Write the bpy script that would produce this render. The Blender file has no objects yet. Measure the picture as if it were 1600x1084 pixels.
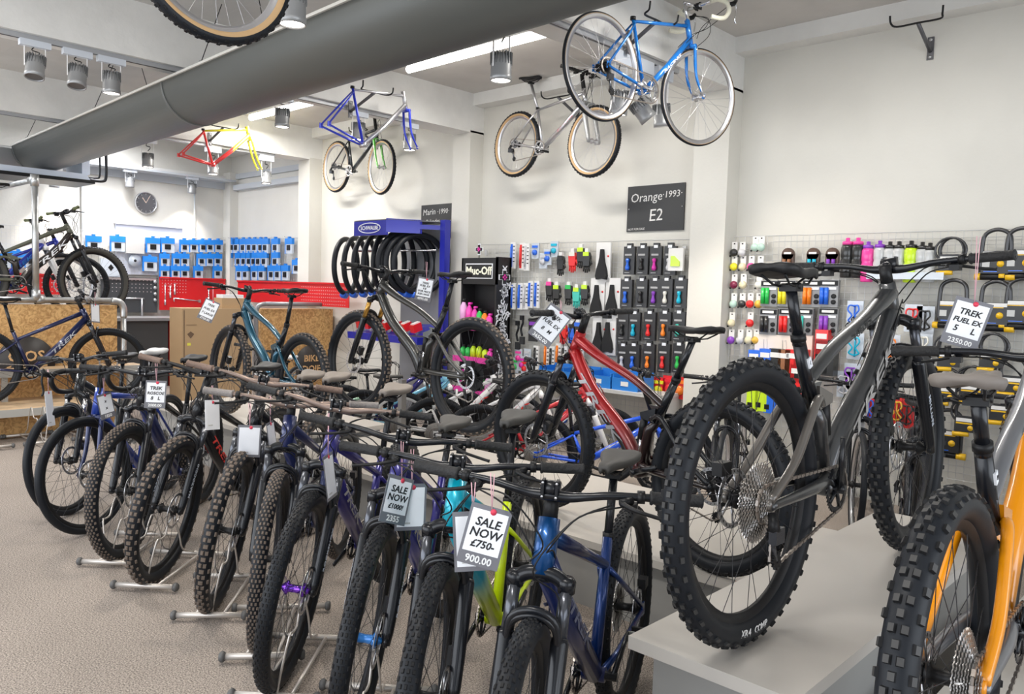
import bpy, math, random
from mathutils import Vector, Matrix
random.seed(7)
R_=math.radians
S=bpy.context.scene; COL=S.collection
# ---------------------------------------------------------------- camera
F_PX=1250.; CAM_H=1.52
YAW,PITCH,ROLL=R_(-43.473),R_(4.009),R_(1.65)
fw=Vector((math.sin(YAW)*math.cos(PITCH),math.cos(YAW)*math.cos(PITCH),-math.sin(PITCH)))
rt=Vector((math.cos(YAW),-math.sin(YAW),0)); up=rt.cross(fw)
RT=math.cos(ROLL)*rt+math.sin(ROLL)*up; UP=-math.sin(ROLL)*rt+math.cos(ROLL)*up
cam=bpy.data.cameras.new('camera'); co=bpy.data.objects.new('camera',cam); COL.objects.link(co)
co.matrix_world=Matrix(((RT.x,UP.x,-fw.x,0),(RT.y,UP.y,-fw.y,0),(RT.z,UP.z,-fw.z,CAM_H),(0,0,0,1)))
cam.sensor_width=36; cam.lens=F_PX/1600*36; cam.clip_start=.05; cam.clip_end=100
S.camera=co
S.view_settings.view_transform='Standard'; S.view_settings.look='None'
S.view_settings.gamma=1; S.view_settings.use_curve_mapping=False
S.view_settings.exposure=0.0
# ---------------------------------------------------------------- sky and big lights
w=bpy.data.worlds.new('sky'); S.world=w; w.use_nodes=True
w.node_tree.nodes['Background'].inputs[0].default_value=(.80,.88,1,1)
w.node_tree.nodes['Background'].inputs[1].default_value=1.4
def area(name,loc,rot,sx,sy,power,col=(1,1,1)):
    l=bpy.data.lights.new(name,'AREA'); l.shape='RECTANGLE'; l.size=sx; l.size_y=sy; l.energy=power; l.color=col
    o=bpy.data.objects.new(name,l); o.location=loc; o.rotation_euler=rot; COL.objects.link(o); return o
# daylight through the shop windows (front wall y=-2.4 and right wall x=3.4)
area('window_daylight',(-5.2,-2.3,1.75),(R_(90),0,0),11.0,2.5,215,(.93,.96,1))
area('window_daylight_side',(3.3,1.8,1.75),(0,R_(90),0),2.5,5.5,120,(.9,.95,1))
# tube lamp glow, some out of view; last pair added to brighten end wall
for x,y,e,c in ((-8.8,5.12,55,(1,.97,.93)),(-5.0,4.93,40,(1,.965,.91)),(-2.0,4.6,40,(1,.965,.91)),(-8.0,.8,50,(1,.965,.91)),(-4.6,.8,40,(1,.965,.91)),(-1.4,.6,40,(1,.965,.91)),(-11.1,4.2,80,(.94,.95,1)),(-11.1,1.0,60,(.94,.95,1))):
    area('tube_and_fill_glow',(x,y,3.50),(0,0,0),1.5,.12,e,c)
# ---------------------------------------------------------------- helpers
def ray(px,py):
    return RT*((px-800)/F_PX)+UP*((542-py)/F_PX)+fw
def at(px,py,axis,val):
    d=ray(px,py); o=Vector((0,0,CAM_H)); return o+d*((val-o[axis])/d[axis])
_m={}; _cache={}
def M(name,col=None,rough=.5,metal=0.,bump=None,coat=0.,emit=0.,alpha=1.,trans=0.,spec=None):
    if name in _m: return _m[name]
    m=bpy.data.materials.new(name); m.use_nodes=True; nt=m.node_tree; b=nt.nodes['Principled BSDF']
    b.inputs['Base Color'].default_value=(*col,1); b.inputs['Roughness'].default_value=rough; b.inputs['Metallic'].default_value=metal
    if coat: b.inputs['Coat Weight'].default_value=coat; b.inputs['Coat Roughness'].default_value=.08
    if emit: b.inputs['Emission Color'].default_value=(*col,1); b.inputs['Emission Strength'].default_value=emit
    if trans: b.inputs['Transmission Weight'].default_value=trans
    if alpha<1: b.inputs['Alpha'].default_value=alpha
    if spec is not None: b.inputs['Specular IOR Level'].default_value=spec
    if bump:
        kind,scale,strength=bump
        tc=nt.nodes.new('ShaderNodeTexCoord'); t=nt.nodes.new('ShaderNodeTexNoise'); t.inputs['Scale'].default_value=scale; t.inputs['Detail'].default_value=4
        nt.links.new(tc.outputs['Object'],t.inputs['Vector'])
        bp=nt.nodes.new('ShaderNodeBump'); bp.inputs['Strength'].default_value=strength; bp.inputs['Distance'].default_value=.01
        nt.links.new(t.outputs['Fac'],bp.inputs['Height']); nt.links.new(bp.outputs['Normal'],b.inputs['Normal'])
        if kind=='spot':
            r=nt.nodes.new('ShaderNodeValToRGB'); r.color_ramp.elements[0].position=.3; r.color_ramp.elements[1].position=.7
            c=Vector(col); r.color_ramp.elements[0].color=(*(c*.72),1); r.color_ramp.elements[1].color=(*(c*1.25),1)
            nt.links.new(t.outputs['Fac'],r.inputs['Fac']); nt.links.new(r.outputs['Color'],b.inputs['Base Color'])
    _m[name]=m; return m
def ramp_mat(name,stops,axis,rough=.3,metal=.3,coat=.6):
    """paint that fades between colours along one local axis of the frame (a faded paint job)"""
    if name in _m: return _m[name]
    m=bpy.data.materials.new(name); m.use_nodes=True; nt=m.node_tree; b=nt.nodes['Principled BSDF']
    tc=nt.nodes.new('ShaderNodeTexCoord'); sp=nt.nodes.new('ShaderNodeSeparateXYZ'); r=nt.nodes.new('ShaderNodeValToRGB')
    nt.links.new(tc.outputs['Object'],sp.inputs[0]); nt.links.new(sp.outputs[axis],r.inputs['Fac']); nt.links.new(r.outputs['Color'],b.inputs['Base Color'])
    e=r.color_ramp.elements
    while len(e)<len(stops): e.new(.5)
    for k,(p,c) in enumerate(stops): e[k].position=p; e[k].color=(*c,1)
    b.inputs['Roughness'].default_value=rough; b.inputs['Metallic'].default_value=metal; b.inputs['Coat Weight'].default_value=coat; b.inputs['Coat Roughness'].default_value=.08
    _m[name]=m; return m
class MB:
    def __init__(s): s.v=[]; s.f=[]; s.m=[]; s.mats=[]; s.sm=[]
    def mi(s,m):
        if m not in s.mats: s.mats.append(m)
        return s.mats.index(m)
    def add(s,vs,fs,m,smooth=False):
        o=len(s.v); k=s.mi(m); s.v+=[tuple(v) for v in vs]
        for f in fs: s.f.append(tuple(i+o for i in f)); s.m.append(k); s.sm.append(smooth)
        return s
    def box(s,c,d,m,M4=None):
        x,y,z=d[0]/2,d[1]/2,d[2]/2; c=Vector(c)
        vs=[Vector((a*x,b*y,e*z)) for a in(-1,1) for b in(-1,1) for e in(-1,1)]
        vs=[(M4@v if M4 else v)+c for v in vs]
        return s.add(vs,[(0,1,3,2),(4,6,7,5),(0,4,5,1),(2,3,7,6),(0,2,6,4),(1,5,7,3)],m)
    def bx(s,a,b,m):
        return s.box([(a[i]+b[i])/2 for i in range(3)],[abs(b[i]-a[i]) for i in range(3)],m)
    def tube(s,pts,r,m,n=10,caps=True,closed=False,squash=None):
        P=[Vector(p) for p in pts]; N=len(P); rr=r if isinstance(r,(list,tuple)) else [r]*N
        T=[]
        for i in range(N):
            a=P[(i-1)%N] if (i>0 or closed) else P[0]; b=P[(i+1)%N] if (i<N-1 or closed) else P[-1]
            T.append((b-a).normalized())
        ref=Vector((0,1,0)) if abs(T[0].y)<.9 else Vector((0,0,1))
        nrm=(ref-T[0]*ref.dot(T[0])).normalized(); vs=[]
        for i in range(N):
            nrm=(nrm-T[i]*nrm.dot(T[i])).normalized(); bi=T[i].cross(nrm)
            q=squash or 1
            for k in range(n):
                a=2*math.pi*k/n; vs.append(P[i]+nrm*(math.cos(a)*rr[i]*q)+bi*(math.sin(a)*rr[i]))
        fs=[]
        for i in range(N if closed else N-1):
            j=(i+1)%N
            for k in range(n): l=(k+1)%n; fs.append((i*n+k,i*n+l,j*n+l,j*n+k))
        if caps and not closed: fs.append(tuple(range(n-1,-1,-1))); fs.append(tuple((N-1)*n+k for k in range(n)))
        return s.add(vs,fs,m,True)
    def lathe(s,prof,m,n=24,axis='z',c=(0,0,0),smooth=True,M4=None,cap=True):
        """prof: (radius, height) pairs"""
        vs=[]
        for r,h in prof:
            for k in range(n):
                a=2*math.pi*k/n; x,y=r*math.cos(a),r*math.sin(a)
                v=Vector({'z':(x,y,h),'y':(x,h,y),'x':(h,x,y)}[axis])
                if M4: v=M4@v
                vs.append(v+Vector(c))
        fs=[]
        for i in range(len(prof)-1):
            for k in range(n): l=(k+1)%n; fs.append((i*n+k,i*n+l,(i+1)*n+l,(i+1)*n+k))
        if cap:
            if prof[0][0]>1e-6: fs.append(tuple(range(n-1,-1,-1)))
            if prof[-1][0]>1e-6: fs.append(tuple((len(prof)-1)*n+k for k in range(n)))
        return s.add(vs,fs,m,smooth)
    def prism(s,poly,h0,h1,m,axis='y'):
        """extrude a 2D outline; axis y: outline in x,z"""
        n=len(poly); vs=[]
        for h in(h0,h1):
            for a,b in poly: vs.append({'y':(a,h,b),'z':(a,b,h),'x':(h,a,b)}[axis])
        fs=[tuple(range(n-1,-1,-1)),tuple(range(n,2*n))]+[(k,(k+1)%n,n+(k+1)%n,n+k) for k in range(n)]
        return s.add(vs,fs,m)
    def mesh(s,name):
        me=bpy.data.meshes.new(name); me.from_pydata(s.v,[],s.f)
        for m in s.mats: me.materials.append(m)
        me.polygons.foreach_set('material_index',s.m); me.polygons.foreach_set('use_smooth',s.sm); me.update(); return me
    def obj(s,name,parent=None,mat=None): return link(name,s.mesh(name),parent,mat)
def link(name,data,parent=None,mat=None):
    o=bpy.data.objects.new(name,data); COL.objects.link(o)
    if parent: o.parent=parent
    if mat is not None: o.matrix_local=mat
    return o
def tag(o,label,cat,group=None,kind=None):
    o['label']=label; o['category']=cat
    if group: o['group']=group
    if kind: o['kind']=kind
    return o
def thing(name,label,cat,loc=(0,0,0),rz=0,group=None,mat=None):
    o=bpy.data.objects.new(name,None); COL.objects.link(o); o.empty_display_size=.05
    if mat is not None: o.matrix_world=mat
    else: o.location=loc; o.rotation_euler=(0,0,rz)
    return tag(o,label,cat,group)
def struct(o): o['kind']='structure'; return o
def text(s,size,m,parent=None,mat=None,name='lettering',ext=0.0004,shear=0,align='CENTER',bold=0):
    c=bpy.data.curves.new(name,'FONT'); c.body=s; c.size=size; c.align_x=align; c.align_y='CENTER'; c.extrude=ext; c.shear=shear; c.offset=bold
    c.space_line=.85; c.materials.append(m); c.resolution_u=2
    key=('txt',s,size,m.name,ext,shear,align,bold)
    if key not in _cache:
        tmp=bpy.data.objects.new('tmp',c); me=bpy.data.meshes.new_from_object(tmp); me.name='lettering'; _cache[key]=me; bpy.data.objects.remove(tmp)
    return link(name,_cache[key],parent,mat)
def TR(v): return Matrix.Translation(Vector(v))
def basis(x,y,z,o): 
    return Matrix(((x[0],y[0],z[0],o[0]),(x[1],y[1],z[1],o[1]),(x[2],y[2],z[2],o[2]),(0,0,0,1)))
ORD=['first','second','third','fourth','fifth','sixth','seventh','eighth','ninth','tenth','eleventh','twelfth','thirteenth','fourteenth','fifteenth','sixteenth','seventeenth','eighteenth']
# ---------------------------------------------------------------- materials
def wallmat(name,col,scale=3,amp=.04):
    m=bpy.data.materials.new(name); m.use_nodes=True; nt=m.node_tree; b=nt.nodes['Principled BSDF']; b.inputs['Roughness'].default_value=.75
    tc=nt.nodes.new('ShaderNodeTexCoord'); t=nt.nodes.new('ShaderNodeTexNoise'); t.inputs['Scale'].default_value=scale; t.inputs['Detail'].default_value=6
    nt.links.new(tc.outputs['Object'],t.inputs['Vector']); r=nt.nodes.new('ShaderNodeValToRGB')
    c=Vector(col); r.color_ramp.elements[0].position=.3; r.color_ramp.elements[1].position=.7
    r.color_ramp.elements[0].color=(*(c*(1-amp)),1); r.color_ramp.elements[1].color=(*[min(1,x*(1+amp)) for x in c],1)
    nt.links.new(t.outputs['Fac'],r.inputs['Fac']); nt.links.new(r.outputs['Color'],b.inputs['Base Color'])
    t2=nt.nodes.new('ShaderNodeTexNoise'); t2.inputs['Scale'].default_value=30; nt.links.new(tc.outputs['Object'],t2.inputs['Vector'])
    bp=nt.nodes.new('ShaderNodeBump'); bp.inputs['Strength'].default_value=.15; bp.inputs['Distance'].default_value=.01
    nt.links.new(t2.outputs['Fac'],bp.inputs['Height']); nt.links.new(bp.outputs['Normal'],b.inputs['Normal'])
    _m[name]=m; return m
WALL=wallmat('painted_wall',(.66,.645,.595),2,.035); BEAM=wallmat('painted_concrete_beam',(.76,.755,.73),5,.05)
def ceilmat():
    m=wallmat('board_marked_ceiling',(.56,.54,.51),4,.05); nt=m.node_tree; b=nt.nodes['Principled BSDF']
    tc=nt.nodes.new('ShaderNodeTexCoord'); wv=nt.nodes.new('ShaderNodeTexWave'); wv.bands_direction='Y'; wv.inputs['Scale'].default_value=2.2; wv.inputs['Distortion'].default_value=.25; wv.wave_profile='SAW'
    nt.links.new(tc.outputs['Object'],wv.inputs['Vector']); bp=nt.nodes.new('ShaderNodeBump'); bp.inputs['Strength'].default_value=.8; bp.inputs['Distance'].default_value=.03
    nt.links.new(wv.outputs['Fac'],bp.inputs['Height']); nt.links.new(bp.outputs['Normal'],b.inputs['Normal']); return m
CEIL=ceilmat()
def floormat():
    m=bpy.data.materials.new('grey_carpet'); m.use_nodes=True; nt=m.node_tree; b=nt.nodes['Principled BSDF']; b.inputs['Roughness'].default_value=.9
    tc=nt.nodes.new('ShaderNodeTexCoord'); t=nt.nodes.new('ShaderNodeTexNoise'); t.inputs['Scale'].default_value=160; t.inputs['Detail'].default_value=2
    t3=nt.nodes.new('ShaderNodeTexNoise'); t3.inputs['Scale'].default_value=1.2; t3.inputs['Detail'].default_value=5
    nt.links.new(tc.outputs['Object'],t.inputs['Vector']); nt.links.new(tc.outputs['Object'],t3.inputs['Vector'])
    r=nt.nodes.new('ShaderNodeValToRGB'); r.color_ramp.elements[0].position=.32; r.color_ramp.elements[1].position=.68
    r.color_ramp.elements[0].color=(.13,.108,.095,1); r.color_ramp.elements[1].color=(.60,.52,.45,1)
    mx=nt.nodes.new('ShaderNodeMix'); mx.data_type='RGBA'; mx.blend_type='MULTIPLY'; mx.inputs[0].default_value=.35
    nt.links.new(t.outputs['Fac'],r.inputs['Fac']); nt.links.new(r.outputs['Color'],mx.inputs[6]); nt.links.new(t3.outputs['Fac'],mx.inputs[7]); nt.links.new(mx.outputs[2],b.inputs['Base Color'])
    bp=nt.nodes.new('ShaderNodeBump'); bp.inputs['Strength'].default_value=.5; bp.inputs['Distance'].default_value=.004
    nt.links.new(t.outputs['Fac'],bp.inputs['Height']); nt.links.new(bp.outputs['Normal'],b.inputs['Normal']); return m
CARPET=floormat()
def osbmat():
    m=bpy.data.materials.new('chipboard'); m.use_nodes=True; nt=m.node_tree; b=nt.nodes['Principled BSDF']; b.inputs['Roughness'].default_value=.6
    tc=nt.nodes.new('ShaderNodeTexCoord'); v=nt.nodes.new('ShaderNodeTexNoise'); v.inputs['Scale'].default_value=14; v.inputs['Detail'].default_value=3; v.inputs['Distortion'].default_value=2.5
    nt.links.new(tc.outputs['Object'],v.inputs['Vector']); r=nt.nodes.new('ShaderNodeValToRGB')
    r.color_ramp.elements[0].position=.35; r.color_ramp.elements[1].position=.62; r.color_ramp.elements[0].color=(.42,.22,.075,1); r.color_ramp.elements[1].color=(.72,.45,.19,1)
    nt.links.new(v.outputs['Fac'],r.inputs['Fac']); nt.links.new(r.outputs['Color'],b.inputs['Base Color']); _m['osb']=m; return m
OSB=osbmat()
BLACK=M('black_plastic',(.010,.010,.011),.42,spec=.3); SATIN=M('satin_black_paint',(.009,.010,.013),.25,spec=.45); RUB=M('tyre_rubber',(.012,.014,.018),.45,spec=.25); KNOB=M('tyre_tread',(.013,.013,.014),.55,spec=.25)
KNOBW=M('dusty_tread',(.16,.125,.10),.85); TAN=M('tan_sidewall',(.46,.30,.15),.6); CHROME=M('chrome',(.78,.78,.8),.2,1.); STEEL=M('galvanised_steel',(.52,.53,.53),.38,.85,bump=('spot',9,.05))
ALU=M('silver_alloy',(.62,.62,.64),.3,.9); SPOKE=M('black_spoke',(.05,.05,.055),.35,.6); SPOKES=M('steel_spoke',(.6,.6,.62),.3,.9); WHITE=M('white_plastic',(.82,.82,.82),.4); GOLD=M('gold_stanchion',(.50,.27,.06),.25,.7)
GREYM=M('machined_grey',(.10,.105,.12),.22,.7); PAPER=M('white_paper',(.86,.88,.92),.6); INK=M('marker_ink',(.012,.012,.014),.6); SLEEVE=M('grey_sleeve',(.17,.17,.19),.25,coat=.3); PINK=M('red_sticker',(.75,.05,.10),.5)
CASS=M('cassette_steel',(.66,.64,.62),.28,1.); CHAINM=M('chain_steel',(.45,.40,.36),.35,.9); OIL=M('oil_slick_alloy',(.25,.08,.75),.2,.9)
SADBLK=M('saddle_black',(.012,.012,.013),.5,spec=.35); SADGRY=M('saddle_grey',(.065,.062,.058),.65); SADTAN=M('saddle_lightgrey',(.19,.165,.145),.6); SADW=M('saddle_white',(.62,.62,.62),.5)
GRIPB=M('grip_rubber',(.016,.016,.017),.7,bump=('b',90,.6)); GRIPG=M('grip_grey',(.22,.20,.19),.7,bump=('b',90,.6)); GRIPT=M('grip_brown',(.17,.115,.09),.7,bump=('b',90,.6)); BARBR=M('bronze_bar',(.22,.165,.14),.35,.5); TAPEW=M('white_bar_tape',(.82,.80,.66),.6)
def paint(n,c,metal=.25,rough=.3): return M('paint_'+n,c,rough,metal,coat=.7)
# ---------------------------------------------------------------- bicycle parts (meshes are cached and shared)
def cached(key,fn):
    if key not in _cache: _cache[key]=fn()
    return _cache[key]
def tyre_mesh(R,w,kind,wall,knobm):
    def fn():
        mb=MB(); n=96 if kind!='small' else 48; k=14; side=wall; rc=R-w*.52
        ring=[]
        for j in range(k):
            a=2*math.pi*(j+.5)/k; ring.append((rc+math.cos(a)*w*.5,math.sin(a)*w*.5,math.cos(a)))
        vs=[];fs=[];fm=[]
        for i in range(n):
            t=2*math.pi*i/n
            for r,y,_ in ring: vs.append((r*math.cos(t),y,r*math.sin(t)))
        o=len(mb.v); mb.v+=vs
        for i in range(n):
            for j in range(k):
                l=(j+1)%k; i2=(i+1)%n; mb.f.append((i*k+j,i*k+l,i2*k+l,i2*k+j)); c=(ring[j][2]+ring[l][2])/2
                mb.m.append(mb.mi(RUB if c>(.55 if side is not TAN else .0) else side)); mb.sm.append(True)
        rows={'knob':84,'trail':92,'fine':130,'vint':96}.get(kind,0)
        if rows:
            h={'knob':.0045,'trail':.0055,'fine':.0025,'vint':.004}[kind]
            pats={'knob':[[-.30,.30],[-.95,-.10,.10,.95][0:4]],'trail':[[-.30,.30],[-.98,-.0,.98]],'fine':[[-.5,0,.5],[-.9,-.25,.25,.9]],'vint':[[-.35,.35],[-.95,.95]]}[kind]
            for i in range(rows):
                t=2*math.pi*i/rows
                for a in pats[i%2]:
                    big=abs(a)>.8; L=2*math.pi*R/rows*(.9 if big else .82); W=w*(.16 if big else (.22 if kind!='fine' else .14))
                    if kind=='trail': W=w*(.21 if not big else .19)
                    ca,sa=math.cos(a),math.sin(a); rr=rc+ca*(w*.5)
                    # outward direction in the (radial,y) plane
                    rad=Vector((math.cos(t),0,math.sin(t))); tan=Vector((-math.sin(t),0,math.cos(t)))
                    out=(rad*ca+Vector((0,sa,0))); lat=(Vector((0,ca,0))-rad*sa)
                    c=rad*rr+Vector((0,sa*w*.5,0))+out*(h*.2)
                    vs=[]
                    for e in(-1,1):
                        q=.78 if e>0 else 1
                        for b in(-1,1):
                            for d in(-1,1): vs.append(c+out*(e*h*.8)+lat*(b*W/2*q)+tan*(d*L/2*q*.82))
                    mb.add(vs[:],[(0,1,3,2),(0,4,5,1),(2,3,7,6),(0,2,6,4),(1,5,7,3)],knobm); mb.add(vs,[(4,6,7,5)],knobm if kind!='trail' else KNOBT)
        return mb.mesh('tyre')
    return cached(('tyre',R,w,kind,wall.name,knobm.name),fn)
KNOBT=M('worn_tread_top',(.040,.039,.038),.55)
def rim_mesh(R,w,m,depth=.026):
    def fn():
        mb=MB(); r0=R-w-.002+.008; n=64
        prof=[(r0,-.013),(r0+.004,-.012),(r0+.004,-.008),(r0-.006,-.008),(r0-.006,.008),(r0+.004,.008),(r0+.004,.012),(r0,.013),(r0-depth,.006),(r0-depth,-.006),(r0,-.013)]
        mb.lathe(prof,m,n,'y',cap=False,smooth=True)
        mb.lathe([(.004,-.06),(.004,.06)],m,8,'y')
        return mb.mesh('rim')
    return cached(('rim',R,w,m.name,depth),fn)
def spoke_mesh(R,w,m,count=28,r=.0011):
    def fn():
        mb=MB(); ro=R-w-.018
        for i in range(count):
            side=-1 if i%2 else 1; t=2*math.pi*i/count; dt=(.9 if (i//2)%2 else -.9)
            a=Vector((.024*math.cos(t+dt),side*.03,.024*math.sin(t+dt))); b=Vector((ro*math.cos(t),side*.004,ro*math.sin(t)))
            mb.tube([a,b],r,m,3,caps=False)
        return mb.mesh('spokes')
    return cached(('spokes',R,w,m.name,count,r),fn)
def hub_mesh(m,rear):
    def fn():
        mb=MB(); mb.lathe([(.008,-.062),(.010,-.05),(.026,-.034),(.027,-.028),(.016,-.024),(.014,0),(.016,.024),(.027,.028),(.026,.034),(.010,.05),(.008,.062)],m,16,'y'); return mb.mesh('hub')
    return cached(('hub',m.name,rear),fn)
def disc_mesh(r=.09):
    def fn():
        mb=MB(); y=.042
        n=60
        prof=[(r-.014,-.001),(r,-.001),(r,.001),(r-.014,.001),(r-.014,-.001)]
        mb.lathe(prof,ALU,n,'y',c=(0,y,0),cap=False,smooth=False)
        for i in range(6):
            t=i*math.pi/3; a=Vector((.022*math.cos(t),y,.022*math.sin(t))); b=Vector(((r-.012)*math.cos(t+.5),y,(r-.012)*math.sin(t+.5))); mb.tube([a,b],.003,ALU,4)
        for i in range(24):
            t=i*math.pi/12; mb.box(((r-.007)*math.cos(t),y,(r-.007)*math.sin(t)),(.007,.0032,.003),BLACK,Matrix.Rotation(-t-.6,3,'Y'))
        mb.lathe([(.024,-.002),(.024,.002)],BLACK,16,'y',c=(0,y,0)); return mb.mesh('brake_disc')
    return cached(('disc',r),fn)
def gear(mb,r,y0,y1,teeth,m,hole=.5):
    n=teeth*4; O=[]; I=[]
    for k in range(n):
        a=2*math.pi*k/n; rr=r+(.0045 if k%4 in(1,2) else -.0015); O.append((rr*math.cos(a),rr*math.sin(a))); I.append((r*hole*math.cos(a),r*hole*math.sin(a)))
    vs=[(a,y0,b) for a,b in O]+[(a,y1,b) for a,b in O]+[(a,y0,b) for a,b in I]+[(a,y1,b) for a,b in I]; fs=[]
    for k in range(n):
        l=(k+1)%n; fs+=[(k,l,n+l,n+k),(2*n+k,3*n+k,3*n+l,2*n+l),(k,2*n+k,2*n+l,l),(n+k,n+l,3*n+l,3*n+k)]
    mb.add(vs,fs,m)
def cassette_mesh(m,big=.098,n=11):
    def fn():
        mb=MB()
        for i in range(n):
            f=i/(n-1); r=.022+(big-.022)*f**1.15; y=-.062+f*.034; gear(mb,r,y-.0009,y+.0009,max(11,int(r*2*math.pi/.0127)),m,.72 if f>.3 else .4)
        mb.lathe([(.016,-.066),(.016,-.026)],BLACK,12,'y')
        for i in range(5):
            t=i*2*math.pi/5; mb.tube([(.015*math.cos(t),-.055,.015*math.sin(t)),(big*.86*math.cos(t+.3),-.030,big*.86*math.sin(t+.3))],.004,m,5)
        return mb.mesh('cassette')
    return cached(('cass',m.name,big,n),fn)
def saddle_mesh(m,scale=1):
    def fn():
        mb=MB(); st=[(.135,.012,0.002),(.13,.020,.006),(.10,.026,.008),(.05,.032,.004),(0,.044,.000),(-.05,.062,.002),(-.09,.072,.008),(-.12,.068,.012),(-.135,.045,.010)]
        n=12; vs=[]
        for x,hw,z in st:
            for k in range(n):
                a=math.pi*k/(n-1); yy=math.cos(a)*hw; zz=z+math.sin(a)**.5*.016-.0; dip=-.006*math.exp(-(yy/.012)**2)
                vs.append((x*scale,yy*scale,(zz+dip)*scale))
            vs.append((x*scale,-hw*.92*scale,(z-.014)*scale)); vs.append((x*scale,0,(z-.006)*scale)); vs.append((x*scale,hw*.92*scale,(z-.014)*scale))
        N=n+3; fs=[]
        for i in range(len(st)-1):
            for k in range(N): l=(k+1)%N; fs.append((i*N+k,(i+1)*N+k,(i+1)*N+l,i*N+l))
        fs.append(tuple(range(N))); fs.append(tuple((len(st)-1)*N+k for k in range(N-1,-1,-1)))
        mb.add(vs,fs,m,True)
        return mb.mesh('saddle')
    return cached(('sad',m.name,scale),fn)
def rails_mesh(scale=1,m=BLACK):
    def fn():
        mb=MB()
        for s in(-1,1): mb.tube([(x*scale,s*y*scale,z*scale) for x,y,z in ((.115,.010,-.004),(.07,.018,-.026),(-.03,.022,-.034),(-.06,.024,-.03),(-.105,.034,-.006))],.0035*scale,m,6)
        mb.box((0,0,-.040*scale),(.045*scale,.05*scale,.018*scale),BLACK); mb.tube([(-.0,-.028*scale,-.034*scale),(.0,.028*scale,-.034*scale)],.009*scale,BLACK,8); return mb.mesh('saddle_rails')
    return cached(('rails',scale,m.name),fn)
def bezier(p,n=12):
    out=[]; P=[Vector(q) for q in p]; m=len(P)
    if m<3: return P
    for i in range(m-1):
        p0=P[max(i-1,0)];p1=P[i];p2=P[i+1];p3=P[min(i+2,m-1)]
        for k in range(n):
            t=k/n; out.append(.5*((2*p1)+(p2-p0)*t+(2*p0-5*p1+4*p2-p3)*t*t+(3*p1-p0-3*p2+p3)*t**3))
    out.append(P[-1]); return out
DEF=dict(R=.372,w=.058,wb=1.15,zb=1.02,zs=.95,frame='hard',fork='sus',bar='riser',tyre='knob',wall=None,knob=KNOB,rim=BLACK,spoke=SPOKE,fm=None,fm2=None,am=None,logo='TREK',logo_m=None,
  forkm=SATIN,legm=None,barm=SATIN,grip=GRIPB,saddle=SADBLK,sx=.22,barw=.76,cass=CASS,pedal=False,post=SATIN,hubm=BLACK,sdl=1,disc=True,cassn=11,cassr=.09,stemm=SATIN,cables=True,forktext=None,tyretext=None,nowheels=False,nobar=False,nosad=False,drive=True,crankm=SATIN,seatm=None,hardware=1,ttext=None,size_mark=None)
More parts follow.
